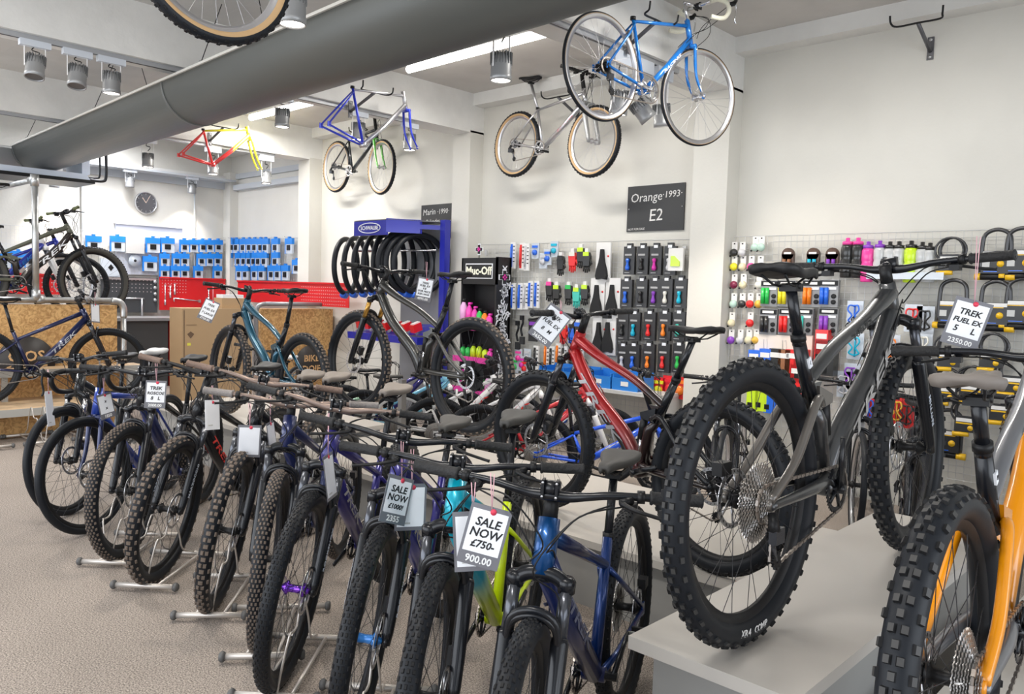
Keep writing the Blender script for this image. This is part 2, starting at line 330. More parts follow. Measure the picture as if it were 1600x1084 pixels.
def bike(label,pose,group=None,name='bicycle',cat='bicycle',**kw):
    """pose=(x_front,y_front,z,psi,steer,lean,pitch) in metres/degrees; builds one bicycle with its parts"""
    c=dict(DEF); c.update(kw); D=type('D',(),c)
    R,wb,w=D.R,D.wb,D.w; x,y,z,psi,st,lean,pit=pose; psi,st,lean,pit=map(R_,(psi,st,lean,pit))
    o=(x-wb*math.cos(psi),y-wb*math.sin(psi),z)
    root=thing(name,label,cat,group=group,mat=TR(o)@Matrix.Rotation(psi,4,'Z')@Matrix.Rotation(lean,4,'X')@Matrix.Rotation(-pit,4,'Y'))
    k=R/.372; fm=D.fm or SATIN; fm2=D.fm2 or fm; am=D.am or fm; wall=D.wall or RUB
    # key points
    road=D.frame in('road','vint')
    BB=Vector((.435*k if not road else .41,0,(.315 if D.frame!='full' else .345)*k if not road else .27))
    hb=Vector((wb-(.215 if D.frame=='full' else .195)*k,0,(.845 if D.frame=='full' else .815)*k)); ht=Vector((hb.x-.048*k,0,hb.z+.112*k))
    if road: hb=Vector((wb-.125,0,R+.355)); ht=Vector((hb.x-.045,0,hb.z+.135))
    if D.fork=='rigid' and not road: hb=Vector((wb-.165*k,0,R+.30*k)); ht=Vector((hb.x-.045*k,0,hb.z+.12*k))
    if D.frame=='vint26': hb=Vector((wb-.155,0,R+.36)); ht=Vector((hb.x-.04,0,hb.z+.12))
    ax=(ht-hb).normalized()
    # --- frame
    mb=MB(); drop=Vector((0,0,R))
    if D.frame=='full':
        st_top=Vector((.315,0,.66))*1; sx=D.sx
        mb.tube([hb-ax*.02,ht+ax*.012],[.031,.027],fm,16)
        mb.tube(bezier([ht-ax*.03,Vector((ht.x-.16,0,ht.z-.105)),Vector((.52,0,.765)),Vector((.325,0,.665))],6),[.030,.029,.028,.027,.026,.025,.024,.023,.022,.021,.021,.020,.020,.020,.020,.019,.019,.018,.018],fm,14,squash=1.15)
        dp=bezier([hb+ax*.025,hb+(BB-hb)*.33+Vector((.012,0,-.005)),Vector((BB.x+.13,0,BB.z+.15)),Vector((BB.x+.02,0,BB.z+.0))],6)
        mb.tube(dp,[.034,.035,.036,.036,.037,.037,.037,.037,.037,.037,.037,.037,.036,.036,.035,.034,.033,.032,.030],fm2,16,squash=.92)
        mb.tube([BB+Vector((.01,0,0)),Vector((BB.x-.025,0,BB.z+.20)),Vector((.365,0,.60))],[.03,.027,.020],fm2,12)
        mb.tube([Vector((.37,0,.59)),Vector((.272,0,.795))],[.022,.0185],D.seatm or SATIN,14)
        mb.lathe([(.028,-.045),(.028,.045)],fm,16,'y',c=BB)
        # upper seat-tube gusset
        mb.prism([(.33,.66),(.42,.665),(.36,.60)],-.008,.008,fm)
        sy=.062
        for s in(-1,1):
            mb.tube(bezier([Vector((.385,s*.022,.60)),Vector((.30,s*.045,.615)),Vector((.14,s*sy,.47)),Vector((.0,s*sy,R+.01))],6),[.013]*19,am,8)
            mb.tube(bezier([Vector((BB.x-.02,s*.03,BB.z+.03)),Vector((.27,s*.052,BB.z+.025)),Vector((.0,s*sy,R-.005))],6),[.022,.020,.019,.018,.018,.017,.017,.016,.015,.014,.013,.012,.012],fm,8)
            mb.lathe([(.017,-.006),(.017,.006)],am,12,'y',c=(0,s*sy,R))
            mb.prism([(.36,.655),(.455,.625),(.45,.60),(.365,.585)],s*.022-.005,s*.022+.005,am)
            mb.lathe([(.012,-.005),(.012,.005)],ALU,10,'y',c=(.375,s*.028,.605))
        fr=mb.obj('frame',root)
        sh=MB(); sh.tube([(.445,0,.615),(.462,0,.50)],.019,BLACK,12); sh.tube([(.46,0,.51),(.472,0,.415)],.009,CHROME,10); sh.tube([(.468,0,.43),(.474,0,.385)],.016,BLACK,10); sh.obj('shock',root)
        seat_base=Vector((.272,0,.795))
        gd=MB(); gd.tube([p_+Vector((.013,0,-.012)) for p_ in dp[9:]],[.030]*len(dp[9:]),BLACK,12,squash=1.15); gd.obj('frame_guard',root)
    elif D.frame in('hard','road','vint','vint26','kids'):
        thin={'hard':1,'road':.9,'vint':.62,'vint26':.72,'kids':.8}[D.frame]
        stt=Vector((BB.x-(.15 if not road else .155)*k,0,(.72 if D.frame=='hard' else .68 if D.frame=='kids' else .76 if D.frame=='vint26' else .78)*k)) 
        if D.frame=='kids': stt=Vector((BB.x-.12*k,0,BB.z+.26*k))
        mb.tube([hb-ax*.012,ht+ax*.01],[.028*thin+.003,.026*thin+.003],fm,14)
        jn=stt+(BB-stt)*(.22 if D.frame=='hard' else .04)
        mb.tube([ht-ax*.03,(ht-ax*.03+jn)/2,jn],[.023*thin,.020*thin,.016*thin],fm,12)
        mb.tube([hb+ax*.026,(hb+BB)/2,BB],[.034*thin,.036*thin,.031*thin],fm2,14)
        mb.tube([BB,stt],[.019*thin+.002,.0165*thin+.001],D.am or fm,12)
        mb.lathe([(.024,-.037),(.024,.037)],fm2,14,'y',c=BB)
        mb.lathe([(.019,-.012),(.019,.010)],BLACK,12,'z',c=stt)
        for s in(-1,1):
            up_=jn+(BB-stt)*.03
            mb.tube([up_+Vector((0,s*.016,0)),up_+(drop-up_)*.28+Vector((0,s*.036,0)),Vector((0,s*.062,R+.012))],[.010*thin,.009,.008],am,8)
            mb.tube([BB+Vector((-.01,s*.022,0)),BB+(drop-BB)*.3+Vector((0,s*.042,0)),Vector((.0,s*.062,R-.002))],[.013*thin,.011,.009],am,8)
            mb.box((0,s*.063,R+.003),(.035,.006,.045),am)
        fr=mb.obj('frame',root); seat_base=stt
    # logo on down tube, both sides
    if D.logo:
        lm=D.logo_m or M('logo_silver',(.55,.56,.58),.3,.5); a=BB+(hb-BB)*.55+(Vector((.006,0,-.003)) if D.frame=='full' else Vector()); d=(hb-BB).normalized(); thick=.040 if D.frame=='full' else .036*(1 if D.frame=='hard' else .66)+.002
        dn=Vector((-d.z,0,d.x))
        for s in(-1,1):
            xx=d if s<0 else -d; zz=Vector((0,s,0)); yy=zz.cross(xx)
            sz=.10*k if D.frame=='full' else .075*k if D.frame=='hard' else .035
            t=text(D.logo,sz if D.frame!='kids' else .085,lm,fr,basis(xx,yy,zz,a+zz*(thick*.92)),shear=.25,bold=.0012); t.scale=(1.9,.62,1) if D.frame=='full' else (1.7,.7,1) 
    if D.ttext:
        a=ht-ax*.03; b_=Vector((.325,0,.665)); c0=a+(b_-a)*.45+Vector((0,0,.005)); d=(a-b_).normalized()
        for s in(-1,1):
            xx=d if s<0 else -d; zz=Vector((0,s,0)); yy=zz.cross(xx); t=text(D.ttext,.032,M('logo_dark' if D.ttext=='FUEL EX' and D.fm2 is not D.fm else 'logo_silver',(.02,.02,.02),.5),fr,basis(xx,yy,zz,c0+zz*.0285),bold=.0008); t.scale=(1.3,.8,1)
    if D.size_mark:
        stk=MB(); stk.box((.305,-.019,.725),(.03,.008,.018),PAPER,Matrix.Rotation(R_(64),3,'Y')); so=stk.obj('size_sticker',fr); text(D.size_mark,.016,INK,so,basis((1,0,0),(0,0,1),(0,-1,0),(.305,-.0235,.725)))
    # --- front end (turns with the handlebar)
    ST=TR(hb)@Matrix.Rotation(st,4,ax)@TR(-hb)
    axle=Vector((wb,0,R)); lower_dir=ax; crown=hb-ax*.028
    mf=MB(); legm=D.legm or D.forkm
    if D.fork=='sus':
        L=(crown-axle).dot(ax); foot=axle+Vector((-.0,0,0)); off=axle-(crown-ax*L); off-=ax*off.dot(ax)
        for s in(-1,1):
            yv=Vector((0,s*.066,0)); topp=crown+off*.75+yv; base=axle+yv*1.05
            mid=base+(topp-base)*.70; q=1.0
            mf.tube([base-ax*.012,base+ax*.03,base+(topp-base)*.3,mid,mid+ax*.012],[.015,.019,.0215,.023,.020],D.forkm,14)
            mf.tube([mid,topp],.0168,legm if D.legm else GREYM,12)
            mf.lathe([(.022,-.018),(.024,.012),(.016,.022)],D.forkm,12,'z',c=topp,M4=None)
            mf.lathe([(.019,-.006),(.019,.006)],D.forkm,12,'y',c=base)
        mf.tube(bezier([crown+off*.75+Vector((0,-.066,0)),crown+Vector((0,-.03,.022)),crown+Vector((0,.03,.022)),crown+off*.75+Vector((0,.066,0))],5),.020,D.forkm,10)
        # arch
        m0=axle+ax*(R-.035)+Vector((.018,0,0))
        for dz,rr_ in ((0,.011),(-.014,.010)): mf.tube(bezier([m0+Vector((0,-.068,-.06+dz)),m0+Vector((.004,-.056,.035+dz)),m0+Vector((.012,0,.066+dz)),m0+Vector((.004,.056,.035+dz)),m0+Vector((0,.068,-.06+dz))],5),rr_,D.forkm,8)
    else:
        for s in(-1,1):
            yv=Vector((0,s*.045,0)); base=axle+Vector((0,s*.052,0)); a=crown+yv
            bend=a+(base-a)*.6-Vector((.018,0,0))*(1 if D.fork=='rigid' else 2)
            mf.tube(bezier([a,bend,base],6),[.015,.015,.015,.014,.014,.013,.013,.012,.011,.011,.010,.009,.008] if D.fork!='vint' else [.012]*5+[.010]*4+[.007]*4,D.forkm,10)
            mf.box(base,(.02,.006,.03),D.forkm)
            if D.legm: mf.tube([base+(bend-base)*.0,base+(bend-base)*.55],.0095,D.legm,10)
        mf.tube([crown+Vector((0,-.05,0)),crown+Vector((0,.05,0))],.015,D.forkm,10)
    mf.tube([crown,hb],.022 if D.fork=='sus' else .016,D.forkm,12)
    mf.tube([axle+Vector((0,-.07,0)),axle+Vector((0,.07,0))],.007,ALU,8)
    fk=mf.obj('fork',root,ST)
    if D.forktext:
        for s in(-1,1):
            a=axle+Vector((0,s*(.066+.0235),0))+ax*.16; zz=Vector((0,s,0)); xx=ax; yy=zz.cross(xx); text(D.forktext,.030,M('decal_pale',(.6,.65,.75),.4),fk,basis(xx,yy,zz,a),bold=.0005)
    def wheel(front,mat):
        e=bpy.data.objects.new('wheel',rim_mesh(R,w,D.rim)); COL.objects.link(e); e.parent=root; e.matrix_local=mat
        t=link('tyre',tyre_mesh(R,w,D.tyre,wall,D.knob),e); link('spokes',spoke_mesh(R,w,D.spoke),e); link('hub',hub_mesh(D.hubm if front else BLACK,not front),e)
        if D.disc: link('brake_disc',disc_mesh(.09 if front else .08),e)
        if D.tyretext:
            # one word set on the sidewall, letter by letter round the circle
            for s in(-1,1):
                for k2,ch in enumerate(D.tyretext):
                    a0=math.pi*1.5+(k2-len(D.tyretext)/2)*.052*(-s); rr=R-w*.62
                    p=Vector((rr*math.cos(a0),s*(w*.49),rr*math.sin(a0))); rad=Vector((math.cos(a0),0,math.sin(a0))); yy=-rad; zz=Vector((0,s,0)); xx=yy.cross(zz)
                    if ch!=' ': text(ch,.026,WHITE if k2!=3 else PINK,e,basis(xx,yy,zz,p),bold=.0004)
        return e
    spin=random.random()
    if not D.nowheels:
        wheel(True,ST@TR(axle)@Matrix.Rotation(spin if not D.tyretext else 0,4,'Y')); wr=wheel(False,TR(drop)@Matrix.Rotation((1-spin)*1 if not D.tyretext else 0,4,'Y'))
    # brake calipers
    if D.disc and not D.nowheels:
        mc=MB(); mc.box((-.045,.052,R+.085),(.05,.03,.035),BLACK); mc.obj('brake_caliper',root)
        mc=MB(); p=axle+ax*.09+Vector((-.055,.048,0)); mc.box(p,(.035,.03,.06),BLACK,Matrix.Rotation(-.4,3,'Y')); mc.box(p+Vector((0,.017,0)),(.02,.006,.03),GREYM); mc.obj('brake_caliper',root,ST)
    elif not D.nowheels:
        mc=MB()
        for s in(-1,1): mc.tube([crown+Vector((.02,0,.01)),crown+Vector((.03,s*.035,-.005)),crown+Vector((.03,s*.022,-.05))],.006,CHROME,6)
        mc.obj('brake_caliper',root,ST)
    # --- stem & bar
    if not D.nobar:
        zb=D.zb; bc=Vector((ht.x+ (0.045 if D.bar!='drop' else .09)-(zb-ht.z)*.35,0,zb)); top=ht+ax*max(.02,min(zb-ht.z-.0,.3)/ax.z*.92)
        ms=MB()
        if D.bar=='vdrop':
            bc=Vector((ht.x+.075,0,zb)); top=Vector((ht.x-(zb-ht.z)*.3,0,zb)); ms.tube([ht,top],.0115,CHROME,10); ms.tube([top+Vector((-.01,0,0)),bc],.012,CHROME,10)
        else:
            ms.tube([ht,top],[.021,.019],BLACK,14); ms.tube([top-ax*.015,bc],[.018,.016],D.stemm,12)
        ms.tube([bc+Vector((0,-.024,0)),bc+Vector((0,.024,0))],.0205,D.stemm,14)
        if D.hardware:
            for s in(-1,1):
                ms.box(bc+Vector((.012,s*.018,0)),(.026,.007,.050),D.stemm)
                for e in(-1,1): ms.lathe([(.0035,0),(.0035,.003)],ALU,8,'x',c=bc+Vector((.024,s*.018,e*.018)))
        ms.obj('stem',root,ST)
        hw=D.barw/2
        mbh=MB()
        if D.bar in('riser','flat'):
            rise=.018 if D.bar=='riser' else 0
            half=[(0,0,0),(.0,.05,0),(.004,.10,rise*.5),(-.004,.17,rise),(-.035,hw,rise+.006)]
            pts=bezier([bc+Vector((a,-b,d-rise)) for a,b,d in half[::-1]],5)[:-1]+bezier([bc+Vector((a,b,d-rise)) for a,b,d in half],5)
            n=len(pts); rr=[.0105+.0055*math.exp(-((p-bc).y/.07)**2) for p in pts]; mbh.tube(pts,rr,D.barm,12)
            hb_=mbh.obj('handlebar',root,ST)
            for s in(-1,1):
                e=bc+Vector((-.035,s*hw,.006)); i=bc+Vector((-.035+.031*.62,s*(hw-.13),.003)); mg=MB(); d=(e-i)
                mg.tube([i,i+d*.03,i+d*.06,e-d*.05,e-d*.02,e],[.017,.019,.0158,.0158,.0185,.014],D.grip,14); mg.obj('grip',hb_)
                ml=MB(); q=i-d*.18; ml.tube([q-d*.06,q+d*.08],.017,BLACK,10)
                ml.tube([q+Vector((.012,-s*.02,-.008)),q+Vector((.035,-s*.045,-.012))],.010,BLACK,8)
                ml.tube(bezier([q+Vector((.035,-s*.045,-.012)),q+Vector((.060,-s*.005,-.020)),q+Vector((.062,s*.05,-.030)),q+Vector((.070,s*.085,-.034))],4),[.008,.007,.006,.006,.0055,.005,.005,.005,.005,.005,.005,.005,.006],BLACK,6)
                ml.box(q+Vector((.004,-s*.02,-.026)),(.04,.03,.018),BLACK)
                ml.obj('brake_lever',hb_)
            cabs=[bc+Vector((.03,s*(hw-.19),-.016)) for s in(-1,1)]
        else:
            V=D.bar=='vdrop'; tm=TAPEW if V else BLACK
            tops=[]
            for s in(-1,1):
                tape=[(.0,.07,0),(.0,.19,0),(.03,.205,-.0),(.085,.21,-.012),(.105,.212,-.055),(.075,.215,-.105),(.02,.22,-.125),(-.05,.222,-.128)]
                p=bezier([bc+Vector((a,s*b,d)) for a,b,d in tape],5); tops.append(p)
                mt=MB(); mt.tube(p[3:],.0155,tm,10); g=mt.obj('bar_tape',root,ST)
                ml=MB(); q=bc+Vector((.095,s*.212,-.02)); ml.tube([q,q+Vector((.045,0,.018)),q+Vector((.065,0,.045))],[.016,.017,.012],BLACK if not V else BLACK,8)
                ml.tube(bezier([q+Vector((.058,0,.03)),q+Vector((.075,0,-.02)),q+Vector((.07,0,-.085)),q+Vector((.085,0,-.11))],4),.006,CHROME if V else BLACK,6); ml.obj('brake_lever',root,ST)
            mbh.tube([bc+Vector((0,-.19,0)),bc+Vector((0,.19,0))],.0135,CHROME if V else BLACK,12); hb_=mbh.obj('handlebar',root,ST)
            cabs=[bc+Vector((.12,s*.2,-.0)) for s in(-1,1)]
        if D.cables:
            mc=MB()
            for s,cb in zip((-1,1),cabs):
                mc.tube(bezier([cb,cb+Vector((.07,-s*.10,-.02)),Vector((bc.x+.10,s*.02,bc.z-.13)),Vector((hb.x+.02,s*.028,hb.z+.06)),Vector((hb.x-.08,s*.03,hb.z-.04))],6),.0024,BLACK,5,caps=False)
                mc.tube(bezier([cb+Vector((0,-s*.03,0)),cb+Vector((.06,-s*.12,-.04)),Vector((bc.x+.12,-s*.01,bc.z-.18)),Vector((hb.x+.05,.055,hb.z-.05)),Vector((wb-.10,.06,R+.22)),Vector((wb-.055,.055,R+.12))] if s>0 else [cb,cb+Vector((.05,.10,.0)),Vector((bc.x+.07,0,bc.z-.12)),Vector((hb.x+.03,-.03,hb.z+.03))],6),.0024,BLACK,5,caps=False)
            mc.obj('cable',root,ST)
    # --- saddle
    if not D.nosad:
        sp=Vector((D.sx,0,D.zs)); mp=MB(); d=(sp-seat_base).normalized()
        low=seat_base-d*.02; joint=seat_base
        if D.frame=='full':
            mp.tube([low,joint],[.0185,.0185],D.post,14); mp.tube([joint-d*.008,joint+d*.012],.0215,BLACK,14); mp.tube([joint,sp-Vector((0,0,.04))],.0155,D.post,14)
        else: mp.tube([low,sp-Vector((0,0,.04))],.0145*(1 if D.frame!='kids' else .9),D.post,14)
        mp.obj('seatpost',root)
        s_=link('saddle',saddle_mesh(D.saddle,D.sdl),root,TR(sp)); link('saddle_rails',rails_mesh(D.sdl),s_)
    # --- drivetrain
    if D.drive:
        link('cassette',cassette_mesh(D.cass,D.cassr,D.cassn),root,TR(drop)) if not D.nowheels else None
        mk=MB(); cr=.068 if not road else .088; gear(mk,cr,-.052,-.0495,36,D.crankm if not road else CHROME,.8)
        if road: gear(mk,cr*.8,-.046,-.044,30,CHROME,.85)
        for i in range(5): 
            t=i*2*math.pi/5; mk.tube([(0,-.050,0),((cr-.01)*math.cos(t),-.051,(cr-.01)*math.sin(t))],.006,D.crankm,5)
        ca=R_(kw.get('crank',-20)); cd=Vector((math.cos(ca),0,math.sin(ca)))
        mk.lathe([(.014,-.075),(.014,.075)],D.crankm,12,'y')
        for s in(-1,1): mk.tube([Vector((0,s*.062,0)),cd*(-s)*.16*k+Vector((0,s*.078,0))],[.015,.011],D.crankm,10,squash=.6)
        ck=mk.obj('crankset',root,TR(BB))
        if D.pedal:
            for s in(-1,1):
                mp=MB(); p=cd*(-s)*.16*k+Vector((0,s*.078,0)); 
                for e in(-1,1): mp.box(p+Vector((e*.035,s*.05,0)),(.012,.09,.02),BLACK)
                mp.box(p+Vector((0,s*.05,0)),(.07,.012,.012),BLACK); mp.tube([p,p+Vector((0,s*.10,0))],.008,ALU,8); mp.box(p+Vector((0,s*.092,0)),(.07,.008,.016),BLACK); mp.obj('pedal',ck)
        if not D.nowheels:
            # derailleur and chain
            md=MB(); j1=Vector((.012,-.060,R-.075)); j2=Vector((.045,-.060,R-.155))
            for j in(j1,j2): gear(md,.020,j.y-.003,j.y+.003,11,BLACK,.3); md.v[-176:]=[(a+j.x,b,d_+j.z) for a,b,d_ in md.v[-176:]]
            md.tube([j1,j2],.009,GREYM,6,squash=.5); md.tube([(0,-.07,R-.02),(-.015,-.082,R-.055),j1+Vector((0,-.015,0))],[.012,.016,.012],BLACK,8); md.box(j1+Vector((-.012,-.022,0)),(.045,.022,.04),GREYM)
            md.obj('rear_derailleur',root)
            mcn=MB(); yc=-.052; rt_=.05
            path=[]
            def seg(a,b,n):
                a=Vector(a);b=Vector(b)
                for i in range(n): path.append(a+(b-a)*i/n)
            C=Vector((0,yc,R)); top1=C+Vector((0,0,rt_)); top2=Vector((BB.x,yc,BB.z+cr)); bot2=Vector((BB.x,yc,BB.z-cr)); 
            path+= [C+Vector((-rt_*math.sin(a),0,rt_*math.cos(a))) for a in [math.pi*(.95-i*.095) for i in range(10)]]
            seg(top1,top2,34); path+=[Vector((BB.x,yc,BB.z))+Vector((cr*math.sin(a),0,cr*math.cos(a))) for a in [i*math.pi/16 for i in range(17)]]
            seg(bot2,j2+Vector((.0,.008,-.02)),30); seg(j2+Vector((-.02,.008,0)),j1+Vector((.02,.008,0)),6); path.append(j1+Vector((0,.008,.02)))
            for i in range(len(path)-1):
                a,b=path[i],path[i+1]
                if (b-a).length<1e-5: continue
                d=(b-a); up_=Vector((-d.z,0,d.x)).normalized()*(.0042 if i%2 else .0034); wy=.0035 if i%2 else .0022
                vs=[a+up_-Vector((0,wy,0)),a-up_-Vector((0,wy,0)),b-up_-Vector((0,wy,0)),b+up_-Vector((0,wy,0)),a+up_+Vector((0,wy,0)),a-up_+Vector((0,wy,0)),b-up_+Vector((0,wy,0)),b+up_+Vector((0,wy,0))]
                mcn.add(vs,[(0,1,2,3),(7,6,5,4),(0,3,7,4),(1,5,6,2)],CHAINM)
            mcn.obj('chain',root)
    return root
# ================================================================ SETTING
WY=6.3; EX=-12.3; CZ=3.66
fl=MB(); fl.bx((-13.2,-2.5,-.1),(3.5,6.6,0),CARPET); struct(fl.obj('floor'))
fl=MB(); fl.bx((-13.2,-2.5,CZ),(3.5,6.6,CZ+.15),CEIL); struct(fl.obj('ceiling'))
fl=MB(); fl.bx((-13.2,WY,0),(3.5,WY+.2,CZ),WALL); struct(fl.obj('wall_back'))
fl=MB(); fl.bx((EX-.2,-2.5,0),(EX,WY,CZ),WALL); struct(fl.obj('wall_left'))
# street side walls with big window openings
fl=MB(); fl.bx((-13,-2.6,0),(3.5,-2.45,.5),WALL); fl.bx((-13,-2.6,3.0),(3.5,-2.45,CZ),WALL)
for x in (-12.6,-9.9,-6.5,-3.4,-.2,3.3): fl.bx((x-.12,-2.6,.5),(x+.12,-2.45,3),WALL)
struct(fl.obj('wall_front'))
fl=MB(); fl.bx((3.4,-2.5,0),(3.55,6.5,.5),WALL); fl.bx((3.4,-2.5,3.0),(3.55,6.5,CZ),WALL); fl.bx((3.4,4.6,.5),(3.55,6.5,3),WALL); fl.bx((3.4,-2.5,.5),(3.55,-1,3),WALL); struct(fl.obj('wall_right'))
# columns on the back wall and ceiling beams across the shop
for x0,x1,n in ((-3.70,-3.37,1),(-6.78,-6.50,2),(-9.98,-9.70,3),(EX,-12.08,4)):
    b=MB(); b.bx((x0,6.10 if n<4 else 6.16,0),(x1,WY,3.26),WALL); o=struct(b.obj('column'))
for i,(x0,x1) in enumerate(((-3.70,-3.37),(-6.80,-6.50),(-10.0,-9.70),(-.55,-.25))):
    b=MB(); b.bx((x0,-2.45,3.24),(x1,WY,CZ),BEAM); struct(b.obj('beam'))
b=MB(); b.bx((-13,6.13,3.53),(3.4,WY,CZ),BEAM); struct(b.obj('trim_1'))
b=MB(); b.bx((EX,6.255,3.16),(-9.98,WY,3.24),M('trunking_grey',(.50,.53,.56),.5)); struct(b.obj('trim_2'))
tg=_m['trunking_grey']
b=MB(); b.bx((EX,1,3.10),(EX+.34,6.2,3.13),tg); b.bx((EX,1,3.0),(EX+.05,6.2,3.1),tg); struct(b.obj('trim_3'))
b=MB(); b.bx((EX,1,3.14),(EX+.09,6.2,3.2),BEAM); struct(b.obj('trim_4'))
b=MB(); b.bx((-9.96,6.06,3.0),(-12.0,6.12,3.0),tg)
# side-wall cable tray running back from column three to the corner
a=at(364,294,1,6.2); c_=at(484,277,1,6.2)
b=MB(); b.bx((a.x,6.2,2.98),(c_.x,6.3,3.06),tg); struct(b.obj('trim_5'))
b=MB(); b.tube([(-12.24,4.05,3.0),(-12.24,4.05,.9)],.012,tg,8); b.tube([(-12.24,5.66,3.0),(-12.24,5.66,.9)],.012,tg,8); struct(b.obj('trim_6'))
# boxed-in panel on the end wall
b=MB(); b.bx((EX,4.5,1.6),(EX+.04,5.48,2.33),M('pale_blue_white_panel',(.66,.69,.78),.6)); b.bx((EX,4.48,2.33),(EX+.07,5.5,2.36),M('white_trim',(.8,.8,.8),.5)); struct(b.obj('window_1'))
# ================================================================ FIXTURES
# half-round ventilation duct hung below the beams
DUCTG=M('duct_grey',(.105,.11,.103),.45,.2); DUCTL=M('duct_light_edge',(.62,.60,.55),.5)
def duct():
    A=-.037; d=Vector((math.cos(A),math.sin(A),0)); n=Vector((-d.y,d.x,0)); r=.291; o=Vector((-6,2.734,3.1))+n*r
    root=thing('ventilation_duct','long grey half-round air duct hung under the ceiling beams','duct',o)
    def half(a,b,m,rad,name,end=False,nn=n,dd=d,oo=Vector((0,0,0))):
        mb=MB(); K=28; vs=[]
        for s in(a,b):
            for k in range(K+1):
                t=math.pi*k/K; vs.append(oo+dd*s-nn*(rad*math.cos(t))-Vector((0,0,rad*math.sin(t))))
        fs=[(k,k+1,K+2+k,K+1+k) for k in range(K)]+[(0,K+1,2*K+1,K),tuple(range(K+1))[::-1],tuple(range(K+1,2*K+2))]
        o_=len(mb.v); mb.add(vs,fs,m,True)
        for i in range(len(mb.f)-3,len(mb.f)): mb.sm[i]=False
        return mb.obj(name,root)
    half(-5.272,9.0,DUCTG,r,'duct_shell')
    for s in(-5.24,-.544,4.2): half(s-.018,s+.018,M('duct_seam',(.12,.125,.12),.4),r+.006,'seam_band')
    mb=MB()
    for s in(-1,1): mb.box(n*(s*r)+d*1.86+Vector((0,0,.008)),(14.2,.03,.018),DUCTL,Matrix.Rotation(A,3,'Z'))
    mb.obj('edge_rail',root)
    # elbow branch towards the left, coloured paler to stand in for window light
    half(.0,3.6,M('duct_branch',(.5,.5,.48),.5,.2),r,'duct_branch',nn=-d,dd=-n,oo=d*(-5.272-r+.02)+n*r*.98)
    for s in (-4.6,-2.2,.2,2.2):
        mb=MB()
        for e in(-1,1):
            mb.tube([n*(e*r)+d*s+Vector((0,0,.01)),n*(e*.02)+d*(s+.25*e)+Vector((0,0,.56))],.0035,BLACK,5); mb.tube([n*(e*r)+d*s,n*(e*r)+d*s+Vector((0,0,.03))],.012,ALU,8)
        mb.obj('hanging_wire',root)
duct()
# air-conditioning cassette near the end wall
t=thing('air_conditioner','flat pale air conditioning unit behind the duct elbow','air conditioner',(-10.9,2.45,2.72))
mb=MB(); mb.add([(.30,-1.7,.0),(.30,1.15,.0),(-.3,1.15,0),(-.3,-1.7,0),(.30,-1.7,.07),(.30,1.10,.07),(-.3,1.15,.07),(-.3,-1.7,.07)],[(0,3,2,1),(4,5,6,7),(0,1,5,4),(1,2,6,5),(2,3,7,6),(3,0,4,7)],M('ac_white',(.62,.68,.78),.4)); mb.obj('casing',t); mb=MB(); mb.bx((-.28,1.06,.07),(.28,1.15,.24),M('ac_white',None)); mb.obj('end_box',t)
mb=MB(); mb.bx((-.33,-1.72,-.04),(.33,1.19,.0),BLACK); mb.obj('bottom_lip',t)
mb=MB(); mb.tube(bezier([(.1,1.19,.03),(.1,1.36,.03),(.1,1.4,.10),(.1,1.4,.4)],5),.018,BLACK,8); mb.tube(bezier([(.0,1.19,.07),(.0,1.32,.07),(.0,1.36,.12),(.0,1.36,.4)],5),.012,BLACK,8); mb.obj('pipe',t)
# fluorescent tubes
TUBE=M('tube_glow',(1,.97,.92),.4,emit=9.)
for x0,x1,y,lab in ((-6.14,-4.2,4.93,'bright fluorescent tube light on the ceiling above the brick-white beam by the blue frame'),(-9.5,-8.1,5.12,'bright fluorescent tube light further back above the red and yellow frame'),(-2.9,-1.0,4.6,'fluorescent tube light nearest the street, over the locks')):
    if x0==-2.9: continue
    t=thing('fluorescent_light',lab.replace('brick-white ',''),'ceiling light',((x0+x1)/2,y,CZ))
    L=(x1-x0)/2
    mb=MB(); mb.bx((-L,-.035,-.03),(L,.035,0),WHITE); mb.obj('fitting',t)
    mb=MB(); mb.tube([(-L,0,-.062),(L,0,-.062)],.034,TUBE,14); mb.obj('tube',t)
# track rails and spotlights
SPG=M('spotlight_grey',(.36,.365,.37),.4,.4); SPF=M('spotlight_fins',(.22,.225,.23),.45,.4); LAMP=M('lamp_face',(1,.93,.82),.4,emit=14.)
LAMPOFF=M('lamp_glass_dim',(.10,.10,.105),.3)
def spot_meshes():
    a=MB(); a.lathe([(.035,.075),(.055,.055),(.062,.02),(.062,-.05),(.065,-.055),(.065,-.085),(.058,-.085),(.056,-.07)],SPG,28,'z',cap=False)
    for k in range(20):
        t=2*math.pi*k/20; a.box((.052*math.cos(t),.052*math.sin(t),.045),(.03,.003,.07),SPF,Matrix.Rotation(t,3,'Z'))
    a.lathe([(.0,.07),(.036,.075)],SPF,20,'z')
    l=MB(); l.lathe([(0,-.078),(.057,-.078)],LAMP,24,'z',cap=False); l2=MB(); l2.lathe([(0,-.078),(.057,-.078)],LAMPOFF,24,'z',cap=False)
    h=MB(); h.box((0,0,.155),(.05,.20,.045),M('adapter_white',(.60,.64,.70),.4)); 
    for s in(-1,1): h.box((0,s*.068,.07),(.012,.003,.15),WHITE)
    h.box((0,0,.132),(.012,.14,.003),WHITE); h.tube(bezier([(0,.0,.07),(0,.03,.10),(0,-.02,.11),(0,.0,.14)],4),.004,BLACK,5)
    return a.mesh('lamp_head'),l.mesh('lamp_lens'),l2.mesh('lamp_lens'),h.mesh('bracket')
SA,SL,SL2,SH=spot_meshes()
